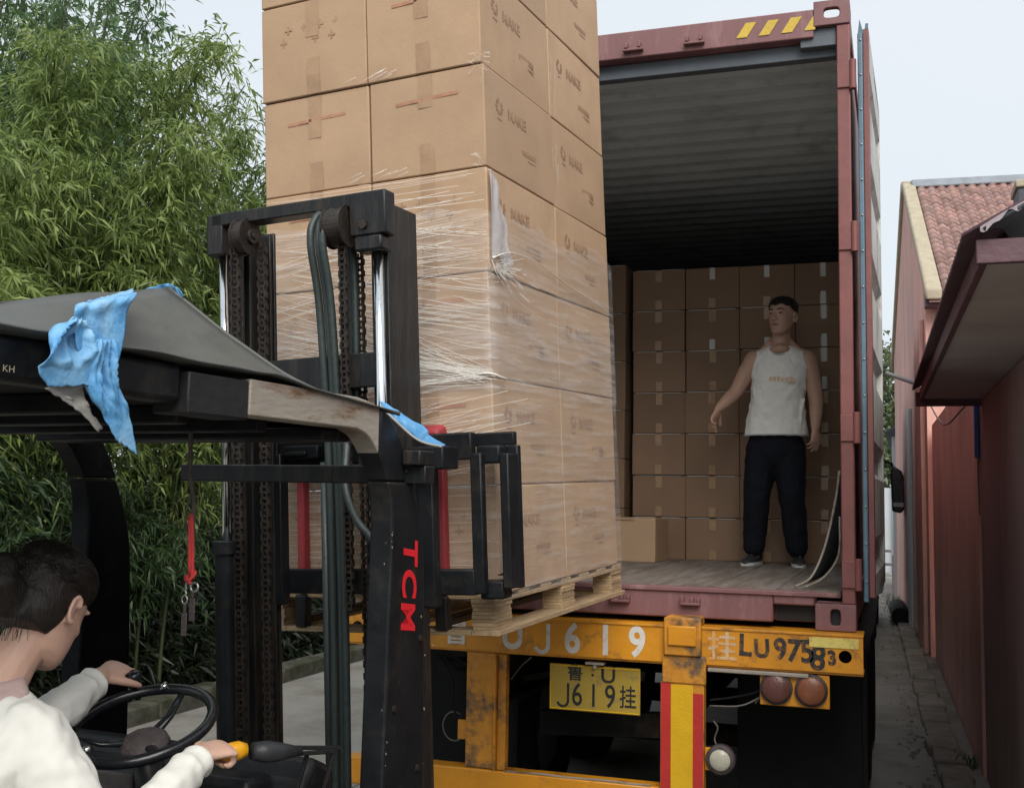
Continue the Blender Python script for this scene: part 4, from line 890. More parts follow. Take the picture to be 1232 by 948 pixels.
chain(-.725, -.452, -.6, 1.23, .040); chain(-.640, -.42, -.6, 1.22, .034); chain(-.300, -.462, .0, 1.24, .030); chain(-.30, -.36, -.4, 1.15, .03)
for x, y0 in ((-.392, -.505), (-.365, -.50), (-.345, -.51)):
    obj('hydraulic_hose', mbM().tube(smoothpath([(x, y0+.08, -.9), (x, y0+.09, .2), (x, y0+.05, .9), (x, y0, 1.15), (x+.005, y0+.02, 1.235), (x+.02, y0+.06, 1.262), (x+.03, y0+.10, 1.235), (x+.035, y0+.13, 1.1), (x+.035, y0+.13, .5)], 8), .0125, 10), K['hose'], fk, smooth=True)
for x in (-.425, -.395): obj('hydraulic_hose', mbM().tube([(x, -.40, -1.35), (x, -.40, -.2), (x, -.40, .46)], .013, 10), K['hose'], fk, smooth=True)
obj('hose_bend', mbM().tube(smoothpath([(-.30, -.46, .52), (-.285, -.50, .38), (-.25, -.50, .28), (-.20, -.48, .20), (-.23, -.45, .10)], 8), .012, 10), K['hose'], fk, smooth=True)
# carriage
cg = obj('carriage', mbM().box(-.83, .0, -.185, -.145, .455, .545).box(-.80, .0, -.185, -.145, .015, .10), I_, fk, bevel=.006)
for x in (-.755, -.165): obj('carriage_post', mbM().box(x-.045, x+.045, -.235, -.186, -.02, .50), I_, cg, bevel=.005)
obj('carriage_post', mbM().box(-.535, -.455, -.235, -.1865, .03, .46), I_, cg, bevel=.006)
obj('carriage_plate', mbM().box(-.70, -.56, -.23, -.187, .48, .525).box(-.69, -.60, -.245, -.231, .49, .505), I_, cg, bevel=.005)
obj('tie_block', mbM().box(-.22, -.045, -.30, -.187, .425, .50), I_, cg, bevel=.006)
br_ = obj('load_backrest', mbM().box(-.86, .105, -.075, -.045, .50, .545).box(.075, .118, -.075, -.045, .03, .499).box(-.86, -.82, -.075, -.045, .03, .499), I_, fk, bevel=.005)
# right side frames with rounded inner corners: near post and linking plates
obj('side_post', mbM().box(-.008, .034, -.185, -.15, .02, .475), I_, cg, bevel=.006)
for z0, z1, s_ in ((.44, .50, 1), (.0, .06, -1)):
    obj('side_link', mbM().box(.0, .085, -.150, -.076, z0, z1), I_, cg, bevel=.008)
obj('side_link', mbM().box(.086, .120, -.16, -.076, .035, .472), I_, br_, bevel=.006)
mb = mbM()
for zc, s_ in ((.455, -1), (.075, 1)):
    pts = [(.075, zc), (.035, zc)]; arc = [(.035+.04*math.sin(t*PI/12), zc+s_*(.045-.045*math.cos(t*PI/12))) for t in range(7)]
    poly = [(.0755, -.078, zc-s_*.004), (.03, -.078, zc-s_*.004)]+[(a, -.078, b) for a, b in arc]+[(.0755, -.078, zc+s_*.047)]
    mb.prism(poly, (0, .03, 0))
obj('corner_gusset', mb, I_, br_, bevel=.002)
for x in (-.805, -.238):
    f_ = obj('fork_arm', mbM().box(x+.034, x+.065, -.05, -.012, -.0, .52), K['forkred'], fk, bevel=.006); obj('fork_heel', mbM().box(x+.018, x+.067, -.052, -.0122, -.12, -.002), MS, f_, bevel=.008)
    obj('fork_blade', mbM().prism([(x-.015, -.05, -.112), (x-.015, 1.08, -.112), (x-.015, 1.12, -.105), (x-.015, 1.12, -.098), (x-.015, .2, -.068), (x-.015, -.05, -.064)], (.10, 0, 0)) if False else mbM().box(x, x+.065, -.0119, 1.10, -.105, -.08), MS, f_, bevel=.004)
    obj('fork_hook', mbM().prism([(x-.015, -.09, .52), (x-.015, -.09, .565), (x-.015, -.04, .585), (x-.015, -.012, .57), (x-.015, -.01, .52)], (.085, 0, 0)), K['forkred'], f_, bevel=.012)
obj('fork_hook_spare', mbM().box(-.81, -.745, -.085, -.02, .546, .59), K['forkred'], fk, bevel=.012)
# overhead guard
def leg(x, s_, main):
    out = [(-1.05, 2.11), (-.95, 2.095), (-.865, 2.05), (-.80, 1.975), (-.742, 1.86), (-.69, 1.72), (-.67, 1.5), (-.655, 1.1), (-.645, .62)]
    inn = [(-.90, .62), (-.885, 1.1), (-.875, 1.5), (-.868, 1.70), (-.872, 1.82), (-.895, 1.90), (-.935, 1.965), (-.99, 2.012), (-1.05, 2.03)]
    out = [(p.x, p.y) for p in smoothpath([(y, z, 0) for y, z in out], 4)]; inn = [(p.x, p.y) for p in smoothpath([(y, z, 0) for y, z in inn], 4)]
    ZC = 1.90
    def cut(L_):
        for (y0, z0), (y1, z1) in zip(L_, L_[1:]):
            if (z0-ZC)*(z1-ZC) <= 0 and z0 != z1: return y0+(y1-y0)*(ZC-z0)/(z1-z0)
    co_, ci_ = cut(out), cut(inn)
    poly = [(co_, ZC-.001)]+[(y, z) for y, z in out if z < ZC-.01]+[(y, z) for y, z in inn if z < ZC-.01]+[(ci_, ZC-.001)]
    l_ = obj('guard_leg', fb_().prism([(x, y, z) for y, z in poly], (.072*s_, 0, 0)), I_, fk, bevel=.008, seg=3)
    YC = -.94
    def cuty(L_):
        for (y0, z0), (y1, z1) in zip(L_, L_[1:]):
            if (y0-YC)*(y1-YC) <= 0 and y0 != y1: return z0+(z1-z0)*(YC-y0)/(y1-y0)
    io = [p for p in inn if p[1] > ZC+.01]; zo, zi = cuty(out), cuty(io)
    poly = [(-1.50, 2.11)]+[p for p in out if p[0] < YC-.005]+[(YC-.0005, zo), (YC-.0005, zi)]+[p for p in io if p[0] < YC-.005]+[(-1.50, 2.03)]
    obj('guard_bend', fb_().prism([(x-.002*s_, y, z) for y, z in poly], (.066*s_, 0, 0)), K['bare'] if main else I_, fk, bevel=.006, seg=3)
    poly = [(YC+.0005, zo)]+[p for p in out if p[0] > YC+.005 and p[1] > ZC+.01]+[(co_, ZC+.001), (ci_, ZC+.001)]+[p for p in io if p[0] > YC+.005]+[(YC+.0005, zi)]
    obj('guard_elbow', fb_().prism([(x-.001*s_, y, z) for y, z in poly], (.070*s_, 0, 0)), I_, fk, bevel=.006, seg=3)
    return l_
lg_ = leg(.0, 1, True)
for y, z in ((-.80, 1.93), (-.70, 1.47), (-.84, 1.30), (-.70, 1.12)): obj('bolt', fb_().cyl((.072, y, z), (.079, y, z), .009, 6), K['greasy'], lg_)
rq = random.Random(8)
for i in range(26):
    y = rq.choice((-.665, -.872))+rq.uniform(-.004, .004)+(0 if rq.random() < .6 else rq.uniform(-.05, .05)); z = rq.uniform(.95, 1.85); a = rq.uniform(.002, .009)
    obj('paint_chip', fb_().prism([(.0724, y-a*.5, z), (.0724, y+a*.3, z-a*.6), (.0724, y+a*.6, z+a*.5), (.0724, y-a*.1, z+a*.9)], (.0006, 0, 0)), K['bare'], lg_); leg(-.98, -1, False)
for t_, z in (('T', 1.718), ('C', 1.634), ('M', 1.545)):
    mt = frame((.0735, -.772-.004*(1.735-z)*8, z-.01), (0, .03, -1), (0, 1, 0))
    mt = FM @ mt
    obj('guard_letter', text_mb(t_, .108, mt @ Matrix(((1, .16, 0, 0), (0, 1, 0, 0), (0, 0, 1, 0), (0, 0, 0, 1))), 1.05 if t_ != 'M' else .95, bold=.0035), K['tcm'], lg_)
obj('beam_block', fb_().box(-.03, .062, -1.70, -1.502, 2.02, 2.105), K['black'], fk, bevel=.004)
rb = obj('guard_beam', fb_().box(-.02, .045, -2.75, -1.701, 2.04, 2.118), I_, fk, bevel=.012, seg=3)
mt = FM @ frame((.0465, -2.135, 2.060), (0, 1, 0), (0, 0, 1)); obj('worn_letters', text_mb('KH', .016, mt, 1.2), K['verge'], rb)
obj('guard_beam', fb_().box(-1.035, -.97, -2.75, -1.5, 2.035, 2.115), I_, fk, bevel=.012, seg=3)
obj('guard_front', fb_().box(-.975, -.005, -1.03, -.96, 2.0, 2.075), I_, fk, bevel=.01)
obj('guard_front_lip', fb_().box(-.975, -.005, -1.10, -1.031, 2.0, 2.03), I_, fk, bevel=.006)
obj('roof_plate', fb_().box(-.969, -.021, -2.75, -1.101, 2.045, 2.058), K['chassis'], fk, bevel=.003)
for i in range(5): obj('roof_bar', fb_().box(-.965, -.025, -1.35-.28*i, -1.31-.28*i, 2.005, 2.0445), I_, fk, bevel=.004)
obj('guard_crossbar', fb_().box(-.70, .13, -.80, -.745, 1.895, 1.945), MS, fk, bevel=.004)
obj('guard_step', fb_().box(.0735, .128, -.83, -.74, 1.945, 1.985), MS, fk, bevel=.004)
for x in (-1.05, .0): obj('guard_rear_leg', fb_().beam((x+.03, -2.70, 2.05), (x+.03, -2.85, 1.15), .06, .07), I_, fk, bevel=.008)
# body
obj('cowl', fb_().prism([(-.93, -.93, .55), (-.93, -.93, 1.16), (-.93, -1.02, 1.20), (-.93, -1.08, 1.14), (-.93, -1.12, .62)], (.88, 0, 0)), I_, fk, bevel=.02)
obj('floor_plate', fb_().box(-.95, -.03, -2.0, -.90, .52, .56), I_, fk, bevel=.006)
for x0, x1 in ((-.97, -.62), (-.30, .075)):
    obj('front_fender', fb_().grid(lambda u, v, x0=x0, x1=x1: (x0+(x1-x0)*u, -.60+.42*math.cos(PI*.12+v*PI*.80), .45+.42*math.sin(PI*.12+v*PI*.80)), 2, 14), I_, fk, smooth=True, solid=.012)
    wl = obj('front_wheel', MB(FM).cyl((x0+.05, -.60, .36), (x1-.04, -.60, .36), .20, 24), K['steel'], fk, bevel=.01)
    obj('tyre', MB(FM).tube([(x0+.04, -.60, .36), (x0+.05, -.60, .36), (x0+.09, -.60, .36), (x1-.09, -.60, .36), (x1-.05, -.60, .36), (x1-.04, -.60, .36)], [.24, .33, .36, .36, .33, .24], 36), K['rub'], wl, smooth=True)
obj('counterweight', fb_().prism([(-1.0, -2.3, .25), (-1.0, -2.3, .92), (-1.0, -2.75, .98), (-1.0, -3.0, .90), (-1.0, -3.08, .5), (-1.0, -2.95, .22)], (1.02, 0, 0)), I_, fk, bevel=.05, seg=3)
obj('engine_hood', fb_().box(-.90, -.08, -2.30, -1.72, .56, .84), I_, fk, bevel=.03)
for x0 in (-.98, -.20): obj('rear_wheel', fb_().cyl((x0, -2.35, .27), (x0+.2, -2.35, .27), .27, 28), K['rub'], fk, bevel=.02)
obj('seat', fb_().box(-.68, -.20, -2.22, -1.78, .845, .93).box(-.66, -.22, -2.32, -2.24, .90, 1.38), K['seat'], fk, bevel=.04, seg=4)
# steering wheel
th = math.radians(20); sc_ = Vector((-.350, -1.32, 1.305)); nrm = Vector((0.05, -math.sin(th), math.cos(th))).normalized()
ax = Vector((1, 0, .05)); ax = (ax-nrm*ax.dot(nrm)).normalized(); ay = nrm.cross(ax)
def sw_(r, a, h=0): return sc_+ax*r*math.cos(a)+ay*r*math.sin(a)+nrm*h
sm_ = obj('steering_wheel', fb_().tube([sw_(.168, 2*PI*i/48) for i in range(49)], .0135, 12, cap=False), K['plast'], fk, smooth=True)
obj('wheel_hub', fb_().tube([sc_-nrm*.075, sc_-nrm*.05, sc_-nrm*.035, sc_-nrm*.03], [.055, .062, .05, .02], 10), K['grime'], sm_, bevel=.004)
for a in (PI*1.18, PI*1.82, PI*.5): obj('spoke', fb_().tube([sc_-nrm*.045+(sw_(.04, a)-sc_), sw_(.10, a, -.035), sw_(.164, a)], [.016, .012, .009], 8, flat=.6), K['plast'], sm_, smooth=True)
obj('spinner_knob', fb_().tube([sw_(.168, PI*.74), sw_(.168, PI*.74, .03), sw_(.168, PI*.74, .05), sw_(.168, PI*.74, .06)], [.010, .010, .021, .012], 14), K['plast'], sm_, smooth=True)
obj('rim_clip', fb_().tube([sw_(.168, PI*.60, .012), sw_(.152, PI*.60, .012)], .009, 10), K['chrome'], sm_, smooth=True)
obj('rim_clip', fb_().tube([sw_(.155, PI*1.42, .012), sw_(.135, PI*1.40, .005)], .010, 10), K['chrome'], sm_, smooth=True)
obj('steering_column', fb_().tube([sc_-nrm*.06, sc_-nrm*.3, sc_-nrm*.3+Vector((0, .2, -.35))], [.035, .045, .06], 14), I_, fk, smooth=True)
obj('dash', fb_().box(-.70, -.12, -1.20, -1.09, .98, 1.17), I_, fk, bevel=.02)
obj('dash_meter', fb_().box(-.60, -.47, -1.21, -1.19, 1.04, 1.15), K['grime'], fk, bevel=.006)
# levers
lv = obj('lever_bracket', fb_().beam((-.055, -1.24, 1.245), (.045, -1.08, 1.235), .010, .010).beam((-.035, -1.18, 1.255), (.05, -1.06, 1.24), .010, .010).beam((.045, -1.08, 1.235), (.0, -1.10, 1.05), .010, .010).beam((.0, -1.13, 1.24), (-.05, -1.14, 1.05), .010, .010), K['rub'], fk, bevel=.002)
obj('lever_boot', fb_().tube([(-.062, -1.27, 1.262), (-.045, -1.24, 1.256), (-.028, -1.21, 1.252), (.0, -1.16, 1.247)], [.020, .026, .022, .010], 14), K['seat'], lv, smooth=True)
kn = obj('lever_knob', fb_().tube([(-.100, -1.335, 1.262), (-.092, -1.315, 1.264), (-.082, -1.295, 1.266), (-.070, -1.28, 1.266)], [.013, .022, .022, .015], 16), K['knob'], lv, smooth=True)

# tarpaulin over the guard roof
tp = thing('roof_tarpaulin', 'grey and blue tarpaulin tented over the forklift roof with a torn blue flap hanging down', 'tarpaulin', mtx=FM @ Matrix.Translation((-.48, -1.6, 2.12)))
def ridge(y):  # height of the tent ridge
    return 2.405-.24*max(0, (-1.15-y))**1.0
def tent(u, v):
    s_ = 1-u; y = -2.75+1.60*v; e = Vector((.075, -2.75+1.90*v, 2.125-.045*max(0, v-.7)/.3)); r_ = Vector((-.48, y, ridge(y)))
    p = r_.lerp(e, u); p.z -= .05*math.sin(u*PI)*(1-.3*v)+.012*math.sin(v*17+u*3)*math.sin(u*PI); p.z += .008*noise.noise(Vector((u*5, v*7, 0)))-.03*math.sin(u*PI)*v+.010*abs(noise.noise(Vector((u*4+3, v*9, 2)))); return tuple(p)
def tent_l(u, v):
    y = -2.75+1.60*v; e = Vector((-1.05, -2.75+1.80*v, 2.13)); r_ = Vector((-.48, y, ridge(y)))
    p = r_.lerp(e, u); p.z -= .05*math.sin(u*PI); return tuple(p)
obj('tarpaulin_sheet', fb_().grid(tent, 24, 50), K['tarpg'], tp, smooth=True, solid=.004); obj('tarpaulin_sheet', fb_().grid(tent_l, 12, 20), K['tarpg'], tp, smooth=True, solid=.004)
obj('tarpaulin_hem', fb_().tube([tuple(Vector(tent(i/20, 1))+Vector((0, 0, .002))) for i in range(21)], .006, 6), K['tarpg'], tp, smooth=True)
PEAK_ = [((-.52, -1.19, 2.398), (-.51, -1.17, 2.392)), ((-.48, -1.155, 2.416), (-.475, -1.14, 2.400)), ((-.455, -1.145, 2.408), (-.452, -1.135, 2.386)), ((-.437, -1.14, 2.392), (-.436, -1.135, 2.378))]
def strip_mesh(rows, n=26, amp=.012, seed=0, off=0):
    mb = fb_(); L_ = smoothpath([r_[0] for r_ in rows], 9); R2 = smoothpath([r_[1] for r_ in rows], 9); m_ = len(L_)
    def fn(u, v):
        k = min(int(v*(m_-1)+.5), m_-1); p = L_[k].lerp(R2[k], u); f_ = amp*(1.8*(.5-abs(noise.noise(Vector((u*3.6+seed+v*1.2, v*1.6, 0)))*2))+.9*(abs(((u*2.6+v*.9+seed*.37) % 1)-.5)*2-.5)+.5*noise.noise(Vector((u*9, v*7, seed))))*math.sin(PI*min(1, v*1.2+.15)); return (p.x+f_+off, p.y+.004*noise.noise(Vector((v*9, seed, u))), p.z+.004*noise.noise(Vector((u*9, seed, v*9))))
    return mb.grid(fn, n, m_-1)
s1 = [((.072, -2.02, 2.185), (.06, -1.86, 2.235)), ((.088, -2.04, 2.151), (.08, -1.905, 2.187)), ((.09, -2.03, 2.106), (.09, -1.921, 2.126)), ((.088, -1.995, 2.069), (.088, -1.945, 2.058))]
lobe = [((.09, -2.044, 2.160), (.09, -2.02, 2.156)), ((.10, -2.094, 2.126), (.09, -2.005, 2.13)), ((.105, -2.117, 2.083), (.095, -1.981, 2.097)), ((.105, -2.128, 2.058), (.095, -1.962, 2.066)), ((.10, -2.101, 2.032), (.098, -1.99, 2.047))]
tail = [((.10, -2.005, 2.125), (.10, -1.965, 2.13)), ((.10, -2.015, 2.068), (.10, -1.955, 2.080)), ((.10, -2.0, 2.021), (.10, -1.929, 2.030)), ((.10, -1.971, 1.984), (.10, -1.906, 1.981)), ((.10, -1.944, 1.952), (.10, -1.888, 1.928))]
und = [((.085, -2.096, 2.031), (.085, -2.013, 2.051)), ((.085, -2.053, 2.014), (.085, -2.0, 2.024)), ((.085, -2.014, 1.998), (.085, -1.986, 2.0)), ((.085, -1.965, 1.965), (.085, -1.955, 1.973))]
obj('tarpaulin_peak', strip_mesh(PEAK_, 6, .003, 2), K['tarpb'], tp, smooth=True, solid=.0015)
obj('blue_flap', strip_mesh([((-.4, -1.516, 2.302), (-.4, -1.365, 2.360)), ((-.25, -1.672, 2.262), (-.25, -1.536, 2.312)), ((-.1, -1.822, 2.222), (-.1, -1.704, 2.262))]+s1, 30, .007, 1), K['tarpb'], tp, smooth=True, solid=.0015)
obj('blue_flap', strip_mesh(lobe, 30, .016, 4), K['tarpb'], tp, smooth=True, solid=.0015); obj('blue_tail', strip_mesh(tail, 26, .014, 9, .006), K['tarpb'], tp, smooth=True, solid=.0015)
obj('flap_underside', strip_mesh(und, 6, .006, 3), mat('tarp_back', (.32, .31, .28), .6, var=.15), tp, smooth=True, solid=.0015)
tip = [((-.024, -.80, 2.125), (-.012, -.80, 2.108)), ((.03, -.79, 2.102), (.022, -.80, 2.078)), ((.078, -.79, 2.072), (.062, -.80, 2.045)), ((.125, -.79, 2.046), (.10, -.80, 2.018)), ((.135, -.79, 2.026), (.135, -.80, 2.004)), ((.185, -.79, 2.001), (.180, -.80, 1.996))]
obj('blue_tip', strip_mesh(tip, 6, .006, 5), K['tarpb'], tp, smooth=True, solid=.0015); obj('tip_lining', fb_().tube(smoothpath([Vector(r_[1])+Vector((0, -.004, .0)) for r_ in tip], 4), .0035, 6), mat('tarp_back', (1, 1, 1)), tp, smooth=True)

# rope with keys hanging from the guard
rp = thing('key_rope', 'grey rope with red cord and bunch of keys hanging from the forklift roof', 'rope', mtx=FM @ Matrix.Translation((-.235, -1.3, 1.55)))
obj('grey_cord', fb_().tube(smoothpath([(-.258, -1.30, 2.045), (-.256, -1.30, 1.98), (-.252, -1.30, 1.90), (-.243, -1.295, 1.84), (-.238, -1.30, 1.78), (-.236, -1.30, 1.70), (-.235, -1.30, 1.66)], 8), .0055, 7), K['rope'], rp, smooth=True)
obj('grey_cord', fb_().tube(smoothpath([(-.248, -1.30, 1.86), (-.258, -1.305, 1.80), (-.246, -1.30, 1.74), (-.244, -1.30, 1.68)], 6), .003, 6), K['rope'], rp, smooth=True)
obj('rope_knot', fb_().ball((-.257, -1.30, 2.03), .014, 8, (1.4, 1, .7)), K['rope'], rp, smooth=True)
rc = fb_().tube(smoothpath([(-.238, -1.308, 1.81), (-.232, -1.308, 1.75), (-.228, -1.308, 1.68), (-.226, -1.308, 1.655)], 6), .0052, 8); rc.tube(smoothpath([(-.240, -1.31, 1.80), (-.236, -1.312, 1.74), (-.232, -1.312, 1.67)], 6), .0045, 8); rc.tube(smoothpath([(-.244, -1.31, 1.66), (-.230, -1.318, 1.652), (-.218, -1.31, 1.668), (-.232, -1.30, 1.672), (-.244, -1.31, 1.655), (-.225, -1.316, 1.645)], 6), .0045, 7)
obj('red_cord', rc, K['cord'], rp, smooth=True)
obj('key_ring', fb_().tube([(-.216+.011*math.cos(a), -1.312, 1.636+.011*math.sin(a)) for a in [2*PI*i/16 for i in range(17)]], .003, 6, cap=False), K['steel'], rp, smooth=True)
obj('key_ring', fb_().tube([(-.245+.008*math.cos(a), -1.31, 1.605+.010*math.sin(a)) for a in [2*PI*i/16 for i in range(17)]], .002, 6, cap=False), K['steel'], rp, smooth=True)
obj('key_chain', fb_().tube([(-.244+.003*(i % 2), -1.31, 1.65-.006*i) for i in range(7)], .0022, 5), K['steel'], rp)
for x, z in ((-.222, 1.63), (-.244, 1.594)):
    obj('key', fb_().box(x-.008, x+.008, -1.312, -1.308, z-.075, z-.02).box(x-.004, x+.004, -1.3115, -1.3085, z-.02, z), K['grime'], rp, bevel=.002)
# ================================================================== people
def oval(mb, rows, n=24, e=1.0):
    """rows: (centre, half-width vector, half-depth vector); closed solid"""
    vs = []
    for c, a, b in rows:
        c, a, b = Vector(c), Vector(a), Vector(b)
        for j in range(n):
            t = 2*PI*j/n; ct_, st_ = math.cos(t), math.sin(t)
            vs.append(c+a*math.copysign(abs(ct_)**e, ct_)+b*math.copysign(abs(st_)**e, st_))
    m_ = len(rows); fs = [(i*n+j, i*n+(j+1) % n, (i+1)*n+(j+1) % n, (i+1)*n+j) for i in range(m_-1) for j in range(n)]
    fs += [tuple(range(n))[::-1], tuple(range((m_-1)*n, m_*n))]; return mb.add(vs, fs)
def limb(mb, pts, rs, n=14, k=4):
    """tapered limb with rounded ends through the joints"""
    P_ = smoothpath(pts, k); m_ = len(P_); R2 = []
    for i in range(m_):
        t = i/(m_-1)*(len(rs)-1); a = min(int(t), len(rs)-2); R2.append(rs[a]+(rs[a+1]-rs[a])*(t-a))
    d0 = (P_[0]-P_[1]).normalized(); d1 = (P_[-1]-P_[-2]).normalized()
    A = [P_[0]+d0*R2[0]*s_ for s_ in (.95, .7, .4)]; B = [P_[-1]+d1*R2[-1]*s_ for s_ in (.4, .7, .95)]
    ra = [R2[0]*s_ for s_ in (.31, .71, .92)]; rb_ = [R2[-1]*s_ for s_ in (.92, .71, .31)]
    return mb.tube(A+P_+B, ra+R2+rb_, n)
def fuse(name, mb, m_, parent, voxel, smooth=3, disp=0, dscale=.08, label=None):
    o = obj(name, mb, m_, parent); o.modifiers.clear()
    r_ = o.modifiers.new('r', 'REMESH'); r_.mode = 'VOXEL'; r_.voxel_size = voxel; r_.adaptivity = 0
    s_ = o.modifiers.new('s', 'SMOOTH'); s_.factor = .5; s_.iterations = smooth
    if disp:
        tx = bpy.data.textures.new('cloth_'+name, 'CLOUDS'); tx.noise_scale = dscale; tx.noise_depth = 1
        d_ = o.modifiers.new('d', 'DISPLACE'); d_.texture = tx; d_.strength = disp; d_.mid_level = .5
    bpy.context.view_layer.update()
    me = bpy.data.meshes.new_from_object(o.evaluated_get(bpy.context.evaluated_depsgraph_get())); o.modifiers.clear(); o.data = me
    me.materials.clear(); me.materials.append(m_)
    for p in me.polygons: p.use_smooth = True
    return o
def head(mb, H, s_=1.0, jaw=1.0):
    """H: matrix with x to the person's left-right, y forward, z up, origin at the head's middle"""
    rows = [(-.118, .020, .058, .018), (-.110, .036, .050, .036), (-.095, .050, .036, .054), (-.070, .060, .022, .072), (-.04, .067, .010, .086), (-.01, .072, .002, .094), (.02, .0745, -.004, .098), (.05, .0755, -.008, .099), (.075, .071, -.010, .092), (.096, .058, -.012, .076), (.110, .038, -.012, .05), (.117, .014, -.012, .02)]
    def T_(x, y, z): return H @ Vector((x*s_, y*s_, z*s_))
    X, Y_ = H.to_3x3() @ Vector((s_, 0, 0)), H.to_3x3() @ Vector((0, s_, 0))
    oval(mb, [(T_(0, cy, z), X*w_*jaw, Y_*d_) for z, w_, cy, d_ in rows], 28)
    limb(mb, [T_(0, .088, .012), T_(0, .100, -.012), T_(0, .109, -.030)], [.007*s_, .009*s_, .012*s_], 10)
    for x in (-1, 1):
        limb(mb, [T_(x*.008, .100, -.034), T_(x*.013, .097, -.034)], [.007*s_, .006*s_], 8)
        limb(mb, [T_(x*.012, .090, .026), T_(x*.045, .082, .024)], [.006*s_, .006*s_], 8)      # brow
        limb(mb, [T_(x*.040, .060, -.03), T_(x*.047, .045, -.025)], [.017*s_, .016*s_], 10)     # cheek
        ear = [T_(x*.074, -.012+.016*math.cos(a), -.012+.030*math.sin(a)) for a in [.3+i*.75 for i in range(8)]]
        mb.tube([p+X*x*(.008) for p in ear], .0055*s_, 8); limb(mb, [T_(x*.070, -.010, -.034), T_(x*.073, -.012, .012)], [.008*s_, .010*s_], 8)
    limb(mb, [T_(-.018, .090, -.062), T_(0, .097, -.062), T_(.018, .090, -.062)], [.006*s_, .008*s_, .006*s_], 8)
    limb(mb, [T_(-.014, .086, -.073), T_(0, .092, -.074), T_(.014, .086, -.073)], [.006*s_, .008*s_, .006*s_], 8)
    limb(mb, [T_(-.012, .066, -.100), T_(.012, .066, -.100)], [.018*s_, .018*s_], 8)
    return T_
def face_parts(T_, par, s_=1.0):
    e = MB()
    for x in (-1, 1): e.ball(T_(x*.031, .0845, .006), .0085*s_, 10, (1.35, .9, .55))
    obj('eyes', e, K['eye'], par, smooth=True); e = MB()
    for x in (-1, 1): e.tube([T_(x*.014, .097, .026), T_(x*.03, .0935, .031), T_(x*.048, .083, .027)], [.0025*s_, .0036*s_, .002*s_], 6)
    obj('eyebrows', e, K['hair'], par, smooth=True)
    obj('lips', MB().tube([T_(-.022, .0925, -.067), T_(-.008, .1015, -.064), T_(0, .1005, -.065), T_(.008, .1015, -.064), T_(.022, .0925, -.067)], [.002*s_, .0045*s_, .0045*s_, .0045*s_, .002*s_], 8), K['lips'], par, smooth=True)
def hand(mb, W_, d, nrm_, s_=1.0, curl=(.35, .4, .45, .5), thumb=(.5, .6), side=1, spread=.10, nails=None):
    """W_: wrist, d: direction of the fingers, nrm_: towards the back of the hand, side: which side the thumb leaves"""
    d = Vector(d).normalized(); n_ = Vector(nrm_); n_ = (n_-d*n_.dot(d)).normalized(); x = d.cross(n_)*side
    W_ = Vector(W_); P = lambda a, b, c: W_+(d*a+x*b+n_*c)*s_
    rows = [(P(-.01, 0, 0), x*.026*s_, n_*.018*s_), (P(.012, .0, 0), x*.029*s_, n_*.018*s_), (P(.04, .002, .001), x*.037*s_, n_*.0165*s_), (P(.07, .0, .002), x*.041*s_, n_*.0135*s_), (P(.088, -.002, 0), x*.040*s_, n_*.011*s_), (P(.094, -.002, -.002), x*.036*s_, n_*.007*s_)]
    oval(mb, rows, 18)
    for i, (L_, off) in enumerate(((.070, .030), (.079, .0105), (.073, -.0095), (.057, -.0285))):
        a = spread*(1.5-i)*.8; c = curl[i]; ang = 0; p = P(.083-.004*abs(i-1.2), off, 0); pts = [P(.06, off*.9, 0), p]
        for k_, f_ in enumerate((.46, .30, .24)):
            ang += c*(1.0 if k_ == 0 else 1.25); dir_ = (d*math.cos(a)+x*math.sin(a))*math.cos(ang)-n_*math.sin(ang); p = p+dir_*L_*f_*s_; pts.append(p)
        limb(mb, pts, [.0088*s_, .0092*s_, .0086*s_, .0076*s_, .0062*s_], 10, 3)
        if nails is not None: nails.ball(pts[-1]+n_*.0055*s_-dir_*.003, .0045*s_, 8, (1, 1, .6))
    t0 = P(.012, .022, -.004); a1, a2 = thumb; pts = [t0]; p = t0
    for k_, (L_, an) in enumerate(((.036, .85), (.032, .85-a1*.5), (.026, .85-a1))):
        dir_ = d*math.cos(an)+x*math.sin(an)-n_*a2*.5*(k_+1)/2; p = p+dir_.normalized()*L_*s_; pts.append(p)
    limb(mb, pts, [.014*s_, .0125*s_, .0105*s_, .008*s_], 10, 3)

# ---- man standing in the container
mw = thing('person', 'man in white sleeveless top and dark trousers standing inside the container', 'person', (-.555, 2.05, FZ))
MAN = MB(); HC = Vector((-.500, 2.03, 3.048)); Hm = Matrix.Translation(HC) @ Matrix.Rotation(math.radians(180-22), 4, 'Z') @ Matrix.Rotation(math.radians(2), 4, 'X')
T_ = head(MAN, Hm, 1.06)
limb(MAN, [(-.505, 2.055, 2.99), (-.515, 2.065, 2.90), (-.52, 2.07, 2.80)], [.058, .058, .075])
X = Vector((1, -.03, 0)); Yv = Vector((.03, 1, 0))
oval(MAN, [((-.52, 2.07, 2.845), X*.075, Yv*.055), ((-.52, 2.07, 2.80), X*.15, Yv*.08), ((-.52, 2.065, 2.74), X*.168, Yv*.10), ((-.525, 2.06, 2.62), X*.155, Yv*.108), ((-.535, 2.065, 2.48), X*.14, Yv*.10), ((-.545, 2.07, 2.35), X*.142, Yv*.105), ((-.55, 2.08, 2.22), X*.16, Yv*.11), ((-.55, 2.08, 2.13), X*.13, Yv*.09)])
limb(MAN, [(-.685, 2.07, 2.775), (-.735, 2.06, 2.69), (-.795, 2.04, 2.575), (-.845, 1.99, 2.51), (-.892, 1.94, 2.455)], [.062, .055, .046, .042, .028])
